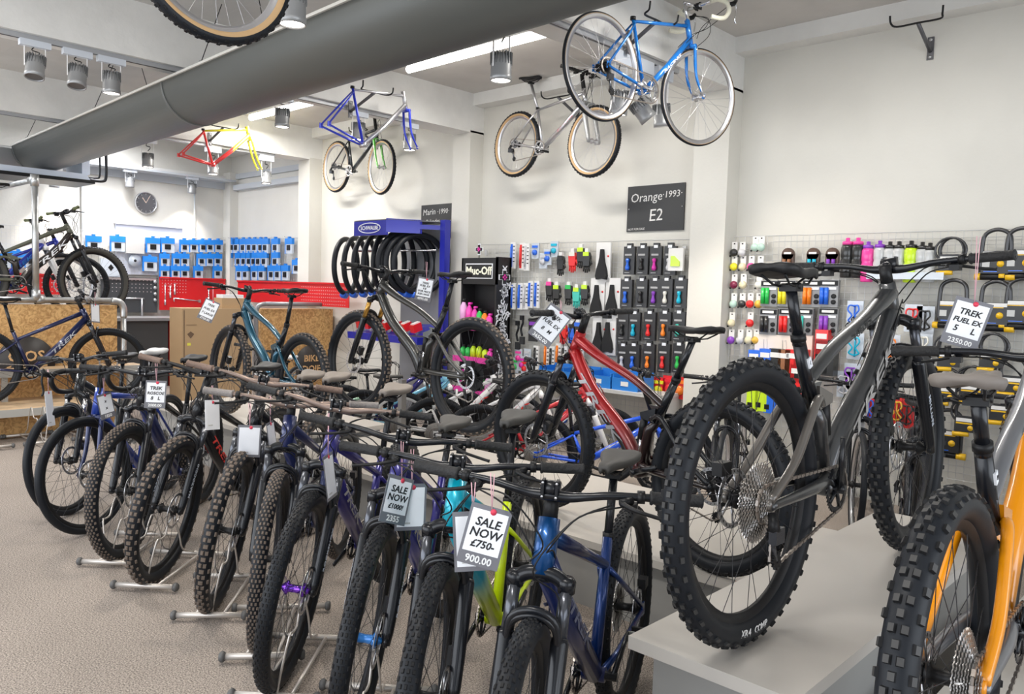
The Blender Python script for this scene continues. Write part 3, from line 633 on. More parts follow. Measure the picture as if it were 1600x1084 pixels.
def spotlight(p,label,on=True,tilt=0,aim=(0,0),power=18,top=3.206,sc=1.0,rz=0):
    t=thing('spotlight',label,'spotlight',p,rz); t.scale=(sc,)*3
    bk=link('bracket',SH,t); bk.scale=(1,1,(top-p[2])/sc/.1775); rot=Matrix.Rotation(R_(tilt),4,'Y')@Matrix.Rotation(R_(aim[0]),4,'X')
    h=link('lamp_head',SA,t,rot); link('lamp_lens',SL if on else SL2,h)
    if on or power:
        l=bpy.data.lights.new('spot_beam','SPOT'); l.energy=power; l.spot_size=R_(84); l.spot_blend=.7; l.color=(1,.90,.78); l.shadow_soft_size=.05
        o=bpy.data.objects.new('spot_beam',l); COL.objects.link(o); o.parent=h; o.matrix_local=TR((0,0,-.10))
def track(x,y0,y1,z,label):
    t=thing('lighting_track',label,'track',(x,(y0+y1)/2,z)); mb=MB(); h=(y1-y0)/2; mb.bx((-.018,-h,0),(.018,h,.035),M('track_grey',(.40,.41,.43),.4,.3)); mb.bx((-.006,-h,-.001),(.006,h,.004),BLACK); mb.obj('rail',t)
track(-3.42,-1,5.35,3.205,'grey lighting track under the beam nearest the camera'); track(-6.56,-1,5.35,3.205,'grey lighting track under the middle beam with three spotlights left of the duct'); track(-9.76,1,5.6,3.205,'grey lighting track under the far beam behind the yellow frame')
def dirw(px,py,x,z=None): return at(px,py,0,x)
n=0
for px,py,on,tl,ax_,lab in ((457,10,True,0,0,'spotlight partly cut off at the top edge of the photo, left of centre'),(783,104,True,0,0,'lit spotlight beside the long tube light, right of the duct'),(968,160,True,8,0,'lit spotlight behind the rear wheel of the light blue racing bike'),(1003,172,False,-30,30,'spotlight tipped sideways under the chainring of the light blue racing bike'),(1034,180,True,0,10,'spotlight behind the front wheel of the light blue racing bike')):
    p=at(px,py,0,-3.42); spotlight((p.x,p.y,p.z),lab,on,tl,(ax_,0),power=60 if px!=1003 else 40)
for px,py,on,tl,ax_,lab in ((55,104,False,-12,-8,'unlit spotlight, leftmost of the three in the top left corner'),(121,119,False,-12,-8,'unlit spotlight, middle of the three in the top left corner'),(174,129,True,0,0,'lit spotlight, rightmost of the three in the top left corner'),(441,184,True,0,0,'lit spotlight just under the duct in front of the further tube light'),(560,205,True,0,0,'spotlight behind the bare blue frame'),(640,222,True,0,0,'lit spotlight behind the fork of the bare blue frame')):
    p=at(px,py,0,-6.56); spotlight((p.x,p.y,p.z),lab,on,tl,(ax_,0),power=45 if on else 0)
for px,py,lab in ((231,250,'small far spotlight left of the red and yellow frame'),(333,262,'small far spotlight under the bottom bracket of the red and yellow frame'),(416,277,'small far spotlight under the yellow fork')):
    p=at(px,py,0,-9.76); spotlight((p.x,p.y,p.z),lab,True,0,(0,0),power=12)
for px,py,lab in ((85,283,'far spotlight hidden behind the steel post, washing the end wall'),(203,284,'small spotlight on the end wall left of the clock'),(300,294,'small spotlight on the end wall right of the clock')):
    p=at(px,py,0,-12.02); spotlight((p.x,p.y,p.z),lab,True,8,(0,0),power=65,sc=.95,top=3.105)
# wall clock
p=at(228,317,0,-12.27); t=thing('wall_clock','round dark wall clock with silver rim on the end wall','clock',(EX,p.y,p.z),R_(90))
mb=MB(); mb.lathe([(.155,0),(.165,-.02),(.16,-.045),(.148,-.045),(.147,-.03)],ALU,40,'y',cap=False); mb.obj('rim',t)
mb=MB(); mb.lathe([(0,-.03),(.15,-.03)],M('clock_face',(.10,.10,.11),.4),40,'y',cap=False); mb.lathe([(.15,0),(.15,-.03)],BLACK,40,'y',cap=False)
for k in range(12):
    a=k*math.pi/6; mb.box((.128*math.sin(a),-.032,.128*math.cos(a)),(.006,.003,.025),ALU,Matrix.Rotation(a,3,'Y'))
mb.obj('dial',t); mb=MB()
for a,L,w_ in ((R_(-35),.09,.010),(R_(28),.12,.007)): mb.box((L/2*math.sin(a),-.036,L/2*math.cos(a)),(w_,.003,L),M('clock_hand',(.75,.6,.5),.4),Matrix.Rotation(a,3,'Y'))
mb.obj('hand',t)
# ================================================================ COUNTERS AND WORKSHOP
def pipe_bracket(mb,p,r=.03): mb.lathe([(r+.008,-.04),(r+.008,.04)],STEEL,14,'z',c=p)
DARKG=M('workbench_dark',(.045,.05,.055),.5); PINE=M('pale_pine',(.62,.45,.28),.6,bump=('spot',6,.1)); EDGE=M('shelf_edge_grey',(.45,.44,.41),.5)
t=thing('chipboard_counter','chipboard fronted counter with steel tube rail at far left','counter',(-9.5,2.0,0))
mb=MB(); mb.bx((.02,-2.6,.3),(.20,1.42,1.235),OSB); mb.obj('front_panel',t); mb=MB(); mb.bx((-1.6,-2.6,1.04),(.02,1.40,1.075),STEEL); mb.bx((-1.6,-2.6,0),(-1.55,1.4,1.04),DARKG); mb.obj('deck',t)
mb=MB(); mb.tube([(.2,-2.6,1.285),(.2,1.40,1.285)],.031,STEEL,14); mb.lathe([(.04,0),(.04,.07)],STEEL,12,'y',c=(.2,.62,1.285)); mb.tube(bezier([(.2,1.36,1.285),(.2,1.45,1.27),(.2,1.49,1.2),(.2,1.49,1.1)],5),.036,STEEL,12); mb.tube([(.2,1.49,1.12),(.2,1.49,.28)],.029,STEEL,12); mb.obj('tube_rail',t)
p=at(41,566,0,-9.295); mb=MB(); mb.lathe([(.27,0),(.27,.012)],M('dark_decal',(.035,.03,.028),.5),48,'x',c=(p.x+9.5,p.y-2.0,p.z)); dd=mb.obj('round_sign',t)
OR=M('sign_orange',(.80,.50,.24),.5); text('GIOS',.15,OR,dd,basis((0,1,0),(0,0,1),(1,0,0),(p.x+9.5+.014,p.y-2.0,p.z+.06)),bold=.003); text('CYCLE',.13,OR,dd,basis((0,1,0),(0,0,1),(1,0,0),(p.x+9.5+.014,p.y-2.0,p.z-.08)),bold=.003)
t=thing('chipboard_counter','chipboard fronted counter with grey rail behind the teal mountain bike','counter',(-9.5,5.2,0))
mb=MB(); mb.bx((.0,-.02,.12),(.18,1.05,1.20),OSB); mb.obj('front_panel',t)
mb=MB(); mb.tube(bezier([(.2,-.10,.15),(.2,-.10,.9),(.2,-.10,1.15),(.2,-.06,1.245),(.2,.04,1.265)],5),.028,M('grey_pipe',(.30,.31,.33),.4,.5),12); mb.tube([(.2,.03,1.265),(.2,1.0,1.265)],.028,_m['grey_pipe'],12); mb.obj('tube_rail',t)
p=at(487,567,0,-9.3); mb=MB(); mb.lathe([(.24,0),(.24,.012)],_m['dark_decal'],40,'x',c=(.185,p.y-5.2,p.z)); dd=mb.obj('round_sign',t)
text('BIKE',.12,OR,dd,basis((0,1,0),(0,0,1),(1,0,0),(.2,p.y-5.2,p.z+.06)),bold=.003); text('DOJE',.12,OR,dd,basis((0,1,0),(0,0,1),(1,0,0),(.2,p.y-5.2,p.z-.08)),bold=.003)
# stepped pine display bench
t=thing('display_bench','stepped pale timber display bench in front of the left counter','bench',(-8.9,1.6,0))
mb=MB(); mb.bx((-.28,-1.8,.55),(.04,1.95,.60),PINE); mb.bx((.04,-1.8,.54),(.05,1.95,.605),EDGE); mb.obj('upper_shelf',t)
mb=MB(); mb.bx((-.28,-1.8,.25),(.6,1.62,.30),PINE); mb.bx((.6,-1.8,.235),(.61,1.62,.305),EDGE); mb.obj('lower_shelf',t)
mb=MB(); mb.bx((.28,-1.8,.0),(.33,1.6,.25),OSB); mb.bx((-.27,-1.8,.3),(-.22,1.9,.55),OSB); mb.obj('riser',t)
for y in(-1.0,.62,1.8):
    mb=MB(); mb.box((.0,y,.425),(.05,.05,.25),EDGE); mb.obj('leg',t)
# cardboard bicycle box
CARD=M('cardboard',(.50,.34,.19),.75); t=thing('cardboard_box','tall brown cardboard bicycle box behind the blank-faced teal bike wheel','box',(-8.95,4.36,0))
t['label']='tall brown cardboard box standing left of the teal mountain bike'
mb=MB(); mb.bx((-.2,-.42,0),(.12,.43,1.22),CARD); mb.obj('carton',t); mb=MB(); mb.bx((.12,-.40,.3),(.122,-.39,1.2),M('cardboard_print',(.16,.10,.06),.7)); mb.prism([(-.36,.93),(-.32,.96),(-.28,.93),(-.32,.88)],.12,.123,_m['cardboard_print'],'x'); mb.bx((.12,-.37,1.03),(.123,-.25,1.035),_m['cardboard_print']); mb.bx((.12,-.36,.80),(.123,-.32,.83),M('yellow_mark',(.8,.75,.1),.5)); mb.obj('printed_marks',t)
t=thing('cardboard_box','small open cardboard carton with white papers on top of the tall box','box',(-8.99,4.62,1.22)); mb=MB(); mb.bx((-.1,-.18,0),(.1,.18,.12),CARD); mb.bx((-.08,-.16,.12),(.08,.1,.16),PAPER); mb.obj('carton',t)
# workbench and tool boards
RED=M('tool_red',(.62,.012,.015),.4)
t=thing('workbench','dark grey workbench cabinet with one red door at end wall','workbench',(-11.7,4.0,0))
mb=MB(); mb.bx((-.5,-2.5,0),(.15,.95,.95),DARKG); mb.obj('cabinet',t); mb=MB(); mb.bx((-.55,-2.5,.95),(.2,2.2,.99),M('bench_top',(.22,.22,.23),.5)); mb.obj('worktop',t)
mb=MB(); mb.bx((-.5,.97,0),(.16,1.6,.95),RED); mb.obj('door',t)
def pegboard(name,label,loc,rz,wd,ht_,m,holes,hm):
    t=thing(name,label,'tool board',loc,rz); mb=MB(); mb.bx((-wd/2,-.012,-ht_/2),(wd/2,0,ht_/2),m); mb.bx((-wd/2,-.03,ht_/2-.02),(wd/2,0,ht_/2),m); mb.obj('panel',t)
    mb=MB(); x0,x1,z0,z1,st=holes; x=x0
    while x<x1:
        z=z0
        while z<z1: mb.box((x,-.0135,z),(st*.22,.002,st*.22),hm); z+=st
        x+=st
    o=mb.obj('punched_holes',t); return t
HOLE=M('hole_pale',(.55,.5,.5),.6)
t=pegboard('tool_board','red perforated tool board with hanging hand tools on the end wall',(-12.2,5.62,1.33),R_(90),1.05,.50,RED,(-.48,-.1,.02,.22,.045),HOLE)
def tool(px,py,L,kind,lab):
    p=at(px,py,0,-12.17); t=thing('hand_tool',lab,'tool',(p.x,p.y,p.z),R_(90)); mb=MB()
    if kind=='v': mb.tube([(0,0,-L/2),(0,0,L/2)],.009,CHROME,8); mb.box((0,0,L/2),(.035,.012,.04),CHROME); mb.tube([(0,0,-L/2),(0,0,-L/2+.08)],.014,ALU,8)
    else: mb.tube([(-L/2,0,.02),(L/2,0,-.02)],.010,CHROME,8); mb.tube([(-L/2,0,.02),(-L/2,0,-.03)],.012,CHROME,8); mb.box((L/2,0,-.02),(.04,.012,.045),CHROME)
    mb.obj('tool_body',t)
tool(258,461,.30,'v','long chrome wrench hanging at the left of the red board'); tool(266,456,.18,'v','short spanner hanging right of the long wrench on the red board'); tool(273,452,.16,'v','thin spanner hanging third from the left on the red board'); tool(292,468,.40,'h','long chrome bar tool lying level across the lower red board'); tool(326,462,.2,'v','chrome tool hanging at the right end of the red board')
t=pegboard('tool_board','black perforated tool board left of the red one with silver rollers',(-12.2,4.66,1.30),R_(90),.80,.52,DARKG,(-.35,.32,.05,.22,.055),HOLE)
mb=MB()
for z in(.2,.11,.02,-.07): mb.lathe([(.022,-.05),(.022,-.015)],ALU,14,'y',c=(.36,0,z))
mb.bx((-.4,-.04,.22),(.38,-.012,.25),ALU); mb.tube([(.17,-.03,-.05),(.17,-.03,-.36)],.016,ALU,8); mb.tube([(-.1,-.03,-.05),(.2,-.03,-.05)],.012,ALU,8); mb.obj('roller_rack',t)
pegboard('tool_board','red perforated board on the end wall behind the racked bicycles',(-12.2,3.3,1.43),R_(90),1.0,.28,RED,(-.45,.45,-.1,.1,.06),HOLE)
a=at(398,444,1,6.06);b=at(546,474,1,6.06)
pegboard('tool_board','long red perforated board on the side wall behind the teal bike',((-11.6+b.x)/2,6.06,1.40),0,b.x+11.6,.32,RED,(.35,(b.x+11.6)/2-.05,-.13,.12,.045),HOLE)
# bicycle rack post and rails above the counter
t=thing('tube_rack','galvanised tube rack post standing on the left counter rail','rack',(-9.3,2.62,1.30))
mb=MB(); mb.tube([(0,0,0),(0,0,1.22)],.031,STEEL,14); mb.lathe([(.042,-.02),(.042,.09)],STEEL,14,'z'); mb.obj('post',t)
mb=MB(); mb.lathe([(.04,1.15),(.04,1.27)],STEEL,14,'z'); mb.tube([(0,0,1.22),(-1.6,0,1.22)],.029,STEEL,12); mb.tube([(0,0,1.22),(-.12,0,1.22)],.04,STEEL,12); mb.obj('top_rail',t)
# ================================================================ PODIUMS
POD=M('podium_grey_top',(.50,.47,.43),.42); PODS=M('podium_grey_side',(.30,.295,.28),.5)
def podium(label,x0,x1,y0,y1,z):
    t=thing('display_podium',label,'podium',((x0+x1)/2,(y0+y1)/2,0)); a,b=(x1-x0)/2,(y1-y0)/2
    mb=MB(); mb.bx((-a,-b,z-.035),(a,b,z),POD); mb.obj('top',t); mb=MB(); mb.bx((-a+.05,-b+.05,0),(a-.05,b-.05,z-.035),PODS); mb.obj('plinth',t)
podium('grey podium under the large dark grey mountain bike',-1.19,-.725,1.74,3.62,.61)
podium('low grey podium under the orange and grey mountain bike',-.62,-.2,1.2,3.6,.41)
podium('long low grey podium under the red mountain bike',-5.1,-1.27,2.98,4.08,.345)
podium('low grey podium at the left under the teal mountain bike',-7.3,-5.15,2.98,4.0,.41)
t=thing('crank_stand','square steel post holding the black mountain bike up by its crank','stand',(-4.21,3.46,.345)); mb=MB(); mb.bx((-.09,-.12,0),(.09,.12,.006),STEEL); mb.obj('foot_plate',t); mb=MB(); mb.bx((-.02,-.10,0),(.02,-.06,.56),M('stand_grey',(.20,.19,.18),.5,.3)); mb.obj('post',t)
# ================================================================ BICYCLES
FL=lambda x,y,psi,st,lean,z=0,pit=0:(x,y,z,psi,st,lean,pit)
GR='bicycles parked in the front row'
navy=paint('navy',(.012,.022,.10)); royal=paint('royal',(.01,.025,.32)); indigo=paint('indigo',(.018,.014,.17)); azure=paint('azure',(.02,.20,.62)); ink=paint('ink',(.02,.025,.03))
B={}
sus29=dict(R=.372,w=.058)
bike('black hybrid bicycle with suspension fork at the far left of the row',FL(-5.545,1.729,315,-12,1.5),R=.35,w=.042,wb=1.05,tyre='smooth',fm=ink,logo=None,zb=1.0,legm=CHROME,barw=.66)
bike('blue gravel bicycle with drop bars, second from the left in the row',FL(-5.071,1.687,311.7,-16,.8),R=.35,w=.042,wb=1.05,frame='road',tyre='smooth',fm=paint('road_blue',(.01,.05,.36)),fork='rigid',forkm=navy,bar='drop',zb=.97,zs=1.02,saddle=SADW,logo='TREK',logo_m=WHITE)
bike('black mountain bike with the Roscoe price tag hanging from its bar',FL(-4.473,1.674,314.8,-2,-.8),fm=SATIN,fm2=navy,tyre='fine',knob=KNOBW,zb=1.01,zs=1.01,w=.066,logo=None,saddle=SADBLK,grip=GRIPB)
bike('black mountain bike with red lettering on its down tube and chunky dusty tyre',FL(-4.012,1.679,305,7.3,-5.7),fm=SATIN,tyre='knob',knob=KNOBW,zb=1.06,zs=1.01,w=.064,logo_m=M('logo_red',(.75,.03,.02),.4),grip=GRIPT,barm=BLACK,forktext='MARZOCCHI')
bike('black mountain bike with a blank white tag and tan grips',FL(-3.485,1.733,308.7,10.8,-5.3),fm=SATIN,tyre='knob',zb=1.06,zs=1.0,w=.064,knob=KNOBW,barm=BARBR,grip=GRIPT,saddle=SADTAN,logo=None)
bike('navy mountain bike with light grey grips, just right of the blank white tag',FL(-2.972,1.698,310.6,12.3,0),fm=navy,tyre='fine',knob=KNOBW,zb=1.01,zs=1.03,barm=BARBR,grip=GRIPG,logo_m=ALU,saddle=SADTAN)
bike('royal blue mountain bike with purple front hub',FL(-2.636,1.585,302.8,9.8,-4.2),fm=indigo,tyre='fine',zb=1.05,zs=1.02,hubm=OIL,forktext='ROCKSHOX',barm=BARBR,logo_m=ALU,saddle=SADTAN,grip=GRIPB)
bike('blue mountain bike carrying the SALE NOW 1000 tag',FL(-2.10,1.523,303.5,8.4,-3.5),fm=indigo,fm2=royal,tyre='fine',zb=1.01,zs=.93,hubm=paint('hubblue',(.02,.2,.6)),forktext='ROCKSHOX',logo_m=ALU,saddle=SADGRY)
fade=ramp_mat('teal_to_volt',[(.0,(.62,.80,.0)),(.60,(.62,.80,.0)),(.72,(.0,.36,.50)),(1,(.0,.40,.55))],0)
bike('mountain bike with teal head tube fading to neon yellow rear frame',FL(-1.646,1.441,299.3,8.6,.7),fm=fade,fm2=fade,am=M('volt',(.62,.80,.0),.35,coat=.5),tyre='fine',zb=1.0,zs=1.02,logo=None,saddle=SADGRY)
mar=ramp_mat('blue_fade',metal=.6,axis=0,stops=[(.0,(.012,.02,.09)),(.80,(.012,.02,.09)),(.90,(.006,.07,.24)),(1,(.006,.08,.27))])
bike('metallic blue and navy mountain bike carrying the SALE NOW 750 tag, front of the row',FL(-1.21,1.331,292.3,9.4,1.1),fm=mar,fm2=navy,am=paint('marlin',(.006,.035,.17),.5),tyre='fine',zb=1.02,zs=.95,logo_m=M('logo_dim',(.16,.17,.24),.5),pedal=True,saddle=SADGRY,crank=-35,hubm=BLACK)
# bikes on podiums
gun=paint('gunmetal',(.07,.072,.075),.55,.33); gunl=paint('warm_grey',(.17,.155,.14),.6,.36)
bike('large dark grey full suspension mountain bike on the grey podium at right',(-.924,3.131,.615,88.7,2.8,-1.9,0),frame='full',wb=1.2,R=.374,w=.064,tyre='trail',zb=1.035,zs=.975,fm=gun,fm2=gun,am=gunl,saddle=SADBLK,pedal=False,forktext='RHYTHM',tyretext='XR4 COMP',logo_m=ALU,cassr=.1,crank=100,knob=KNOB,ttext='FUEL EX',size_mark='L')
ora=paint('orange',(.85,.30,.0),.0,.3)
p2=bike('orange and grey full suspension mountain bike at the bottom right corner',(-.431,2.90,.415,91.7,5.1,-2.7,0),frame='full',wb=1.2,R=.374,w=.066,tyre='trail',zb=.98,zs=.94,fm=paint('satin_grey',(.16,.165,.18),.4,.4),fm2=ora,am=ora,saddle=SADTAN,knob=KNOB,tyretext='XR4 COMP',cassr=.1,logo=None,crank=60,ttext='FUEL EX',size_mark='M')
redf=ramp_mat('red_to_black',[(.0,(.012,.008,.008)),(.42,(.02,.01,.01)),(.62,(.28,.008,.01)),(1,(.42,.008,.012))],0)
bike('red to black full suspension mountain bike in the middle facing left',(-2.84,3.236,.348,170,7.4,2.0,0),frame='full',wb=1.2,R=.374,w=.062,tyre='knob',zb=1.07,zs=1.02,cass=BLACK,fm=redf,fm2=redf,am=SATIN,logo_m=ALU,sx=.19)
bike('black full suspension mountain bike with gold fork stanchions held on a stand',(-4.85,3.46,.60,180,0,2.5,0),frame='full',wb=1.2,R=.374,w=.062,tyre='knob',knob=KNOBW,cass=BLACK,zb=1.05,zs=1.01,fm=paint('coal',(.035,.035,.033),.4,.35),am=paint('coal',None),legm=GOLD,logo=None,crank=-80,saddle=SADBLK)
teal=paint('deep_teal',(.012,.085,.14),.5,.25)
bike('teal blue full suspension mountain bike in front of the chipboard counter',(-6.36,3.224,.42,177.9,-2,3.0,0),frame='full',wb=1.2,R=.374,w=.064,tyre='knob',knob=KNOBW,zb=1.06,zs=1.05,fm=teal,fm2=teal,am=teal,logo=None)
bike('navy hardtail mountain bike displayed on the timber bench at far left',(-8.58,3.07,.30,85,-16,0,0),R=.365,w=.055,wb=1.12,tyre='fine',zb=1.05,zs=1.0,fm=paint('deep_navy',(.008,.014,.07)),logo_m=ALU,zbx=0)
# racked bikes above the counter
pr=at(147,440,0,-9.55); bike('olive green full suspension bike, front of the racked bikes at upper left',(pr.x,pr.y,1.10,88,8,0,0),R=.388,w=.064,frame='full',wb=1.2,tyre='knob',knob=KNOB,zb=1.14,zs=1.36,sx=.26,fm=paint('olive',(.10,.105,.075),.2,.5),fm2=paint('brownblack',(.03,.022,.018)),logo_m=PAPER,grip=M('olive_grip',(.12,.14,.06),.6),wall=M('tyre_brownish',(.05,.047,.040),.7),drive=True)
pr=at(98,420,0,-10.05); bike('white and blue mountain bike racked behind the olive one',(pr.x,pr.y,1.08,86,0,0,0),R=.36,w=.05,tyre='fine',wb=1.12,zb=1.08,zs=1.36,fm=paint('gloss_white',(.75,.75,.76),0),fm2=royal,forkm=WHITE,fork='sus',logo_m=azure,rim=ALU,grip=_m['olive_grip'])
pr=at(120,425,0,-10.5); bike('black and blue bicycle furthest back in the rack at upper left',(pr.x,pr.y,1.08,84,-6,0,0),R=.36,w=.048,tyre='fine',wb=1.1,zb=1.0,zs=1.0,fm=royal,fm2=navy,logo_m=PAPER,rim=BLACK)
# wall hung
TANK=dict(wall=TAN,rim=ALU,spoke=SPOKES,disc=False,hubm=ALU)
W1B=bike('silver retro mountain bike with tan wall tyres hung over the grid wall',(-4.70,5.95,2.685,356.5,-2,-1,-5.0),R=.33,w=.050,wb=1.05,frame='vint26',tyre='vint',zb=.97,zs=.97,sx=.12,fm=ALU,logo='ORANGE',logo_m=PINK,bar='flat',barw=.56,cass=CHROME,cassr=.045,cassn=7,pedal=True,forkm=SPG,legm=BLACK,post=ALU,crankm=ALU,**TANK)
W2B=bike('light blue vintage racing bicycle with white drop bars hung from the near beam',(-3.087,5.111,2.617,83,-11.8,0,-1.2),R=.34,w=.025,wb=.99,frame='vint',tyre='smooth',zb=.95,zs=.9,fm=paint('racing_blue',(.01,.19,.62),.2,.25),fork='vint',forkm=_m['paint_racing_blue'],legm=ALU,bar='vdrop',cass=BLACK,cassr=.045,cassn=6,nosad=True,crankm=CHROME,crank=175,logo='RACING',logo_m=WHITE,**TANK)
W3B=bike('black mountain bike with bright green fork hung high on the back wall',(-8.0,6.02,2.745,356.8,-5,0,-5.5),R=.33,w=.042,wb=1.05,frame='vint26',tyre='vint',zb=.98,zs=.88,fm=ink,fork='rigid',forkm=paint('leaf_green',(.10,.55,.05),.0,.3),stemm=_m['paint_leaf_green'],bar='flat',barw=.56,nosad=True,cass=CHROME,cassr=.045,cassn=7,crankm=ALU,logo=None,**TANK)
pw=at(330,65,0,-3.05)
bike('retro mountain bike wheel and tyre hanging at the top left edge of the photo',(pw.x-.02,pw.y+.02,pw.z,84,6,0,0),R=.335,w=.052,wb=1.05,frame='vint26',tyre='vint',fm=ink,zb=.98,zs=.9,barw=.56,bar='flat',forkm=ink,fork='rigid',cassr=.045,cassn=7,cass=CHROME,logo=None,**TANK)
# bare frames on hooks
bare=dict(nowheels=True,nobar=True,nosad=True,drive=False,disc=False,cables=False)
cr=paint('bare_blue',(.01,.03,.50),.2,.3)
F1B=bike('bare blue and chrome frame with fork hung from the middle beam',(-6.12,4.98,2.56,90,0,0,-3),name='hanging_frameset',cat='bicycle frame',R=.36,wb=1.0,frame='vint',fm=ALU,fm2=ALU,am=cr,fork='vint',forkm=cr,logo=None,**bare)
rb=paint('bare_red',(.62,.03,.03),.0,.35); yb=paint('bare_yellow',(.72,.66,.02),.0,.35)
ry=ramp_mat('red_to_yellow',[(0,(.62,.03,.03)),(.62,(.62,.03,.03)),(.66,(.72,.66,.02)),(1,(.72,.66,.02))],0,metal=0)
F2B=bike('bare red and yellow frame with yellow fork hung from the far beam',(-9.35,5.15,2.66,90,0,0,-2),name='hanging_frameset',cat='bicycle frame',R=.33,wb=1.0,frame='vint26',fm=yb,fm2=ry,am=rb,fork='rigid',forkm=yb,logo=None,**bare)
# wall brackets that carry the hung bikes
def bracket(loc,rz,label,L=.30):
    t=thing('bicycle_bracket',label,'wall bracket',loc,rz); mb=MB(); mb.bx((-.022,-.01,-.08),(.022,0,.08),M('bracket_grey',(.12,.12,.13),.4,.4))
    for z in(-.06,.06): mb.lathe([(.012,-.016),(.012,-.01)],ALU,10,'y',c=(0,0,z))
    mb.obj('back_plate',t); mb=MB(); mb.tube([(0,-.01,-.02),(0,-L,.10)],.014,_m['bracket_grey'],8); mb.obj('arm',t)
    mb=MB(); mb.tube(bezier([(-.17,-L-.06,.17),(-.165,-L-.05,.12),(-.14,-L,.105),(0,-L,.105),(.14,-L,.105),(.165,-L-.05,.12),(.17,-L-.06,.17)],4),.007,BLACK,6); mb.obj('hook',t)
p=at(1453,75,1,6.28); bracket((p.x,6.3,p.z),0,'empty black bicycle bracket high on the wall at top right')
def hang(root,lx,lz,wallc,axis,rz,label):
    """put a bracket on the wall or beam so its hook carries the frame's top tube at local (lx, lz)"""
    m=Matrix.Translation(root.location) if False else root.matrix_basis
    q=m@Vector((lx,0,lz)); L=abs(q[axis]-wallc); loc=[q.x,q.y,q.z-.135]; loc[axis]=wallc
    bracket(loc,rz,label,L)
hang(W1B,.52,.80,6.3,1,0,'black bracket holding the silver retro mountain bike'); hang(W3B,.52,.80,6.3,1,0,'black bracket holding the green forked bike')
hang(W2B,.50,.79,-3.37,0,R_(90),'black bracket holding the light blue racing bicycle'); hang(F1B,.50,.80,-6.5,0,R_(90),'black bracket holding the bare blue frame'); hang(F2B,.50,.78,-9.7,0,R_(90),'black bracket holding the red and yellow frame')
# second group behind the podium (children's and hybrid bikes)
bike('mint green childrens bicycle behind the black mountain bike',(-6.15,5.0,0,48,10,0,0),R=.25,w=.045,wb=.85,frame='kids',tyre='smooth',zb=.80,zs=.62,fork='rigid',forkm=paint('mint',(.42,.72,.50),0),fm=_m['paint_mint'],logo=None,barw=.52,disc=False,rim=BLACK)
bike('purple childrens mountain bike behind the black mountain bike',(-5.78,5.1,0,48,5,0,0),R=.29,w=.045,wb=.92,frame='kids',tyre='fine',zb=.88,zs=.72,forkm=WHITE,fm=indigo,logo=None,barw=.56,rim=BLACK)
bike('pale blue childrens bicycle with silver fork behind the podium',(-5.38,5.05,0,48,8,0,0),R=.29,w=.045,wb=.92,frame='kids',tyre='fine',zb=.86,zs=.70,forkm=WHITE,fm=paint('pale_blue',(.20,.52,.72),0),logo=None,barw=.56,rim=BLACK,saddle=SADGRY)
bike('white childrens mountain bike with red lettering behind the podium',(-4.78,5.1,0,46,4,0,0),R=.31,w=.05,wb=1.0,frame='kids',tyre='fine',zb=.92,zs=.76,forkm=BLACK,fm=_m['paint_gloss_white'],logo_m=_m['logo_red'],barw=.6,rim=WHITE,logo='TREK')
bike('second white bicycle with red lettering, right of the other, behind the podium',(-4.30,5.12,0,45,4,0,0),R=.31,w=.05,wb=1.02,frame='kids',tyre='fine',zb=.94,zs=.78,forkm=WHITE,fm=_m['paint_gloss_white'],logo_m=_m['logo_red'],barw=.58,rim=BLACK,logo='TREK')
bike('black and red childrens mountain bike beside the toolbox shelf',(-3.78,5.1,0,44,4,0,0),R=.31,w=.05,wb=1.0,frame='kids',tyre='fine',zb=.95,zs=.8,fm=paint('kids_red',(.55,.02,.03),0),forkm=WHITE,logo_m=WHITE,barw=.6,rim=BLACK)
bike('bright blue childrens mountain bike behind the red mountain bike',(-3.15,5.1,0,40,6,0,0),R=.31,w=.048,wb=1.02,frame='kids',tyre='fine',zb=.95,zs=.84,fm=paint('kids_blue',(.01,.10,.75),0),fm2=_m['paint_kids_blue'],forkm=_m['paint_kids_blue'],fork='rigid',rim=BLACK,logo='TREK',logo_m=WHITE,barw=.6)
bike('black hybrid bicycle with silver rims behind the red mountain bike',(-2.45,4.55,0,292,0,0,0),R=.345,w=.038,wb=1.06,tyre='smooth',fm=ink,rim=ALU,logo=None,zb=.98,zs=.9,barw=.62,spoke=SPOKES)
bike('white framed hybrid bicycle behind the red mountain bike',(-1.85,5.2,0,292,4,0,0),R=.345,w=.04,wb=1.06,tyre='smooth',fm=_m['paint_gloss_white'],rim=ALU,logo=None,zb=.98,zs=.9,barw=.62)
bike('black city bicycle behind the large dark grey bike',(-1.30,4.62,0,290,0,0,0),R=.35,w=.045,wb=1.08,tyre='smooth',fm=SATIN,rim=BLACK,logo=None,zb=1.0,zs=.88,barw=.64,tyretext=None)
bike('black electric mountain bike parked by the lock wall',(-.72,5.0,0,285,0,0,0),R=.36,w=.055,wb=1.12,tyre='knob',fm=SATIN,fm2=SATIN,logo=None,zb=1.0,zs=.88)
bike('white bicycle by the timber bench corner',(-7.35,3.95,0,300,20,0,0),R=.31,w=.04,wb=.98,frame='kids',tyre='smooth',fm=_m['paint_gloss_white'],fork='rigid',forkm=WHITE,rim=ALU,logo=None,zb=.86,zs=.72,saddle=SADW,barw=.55)
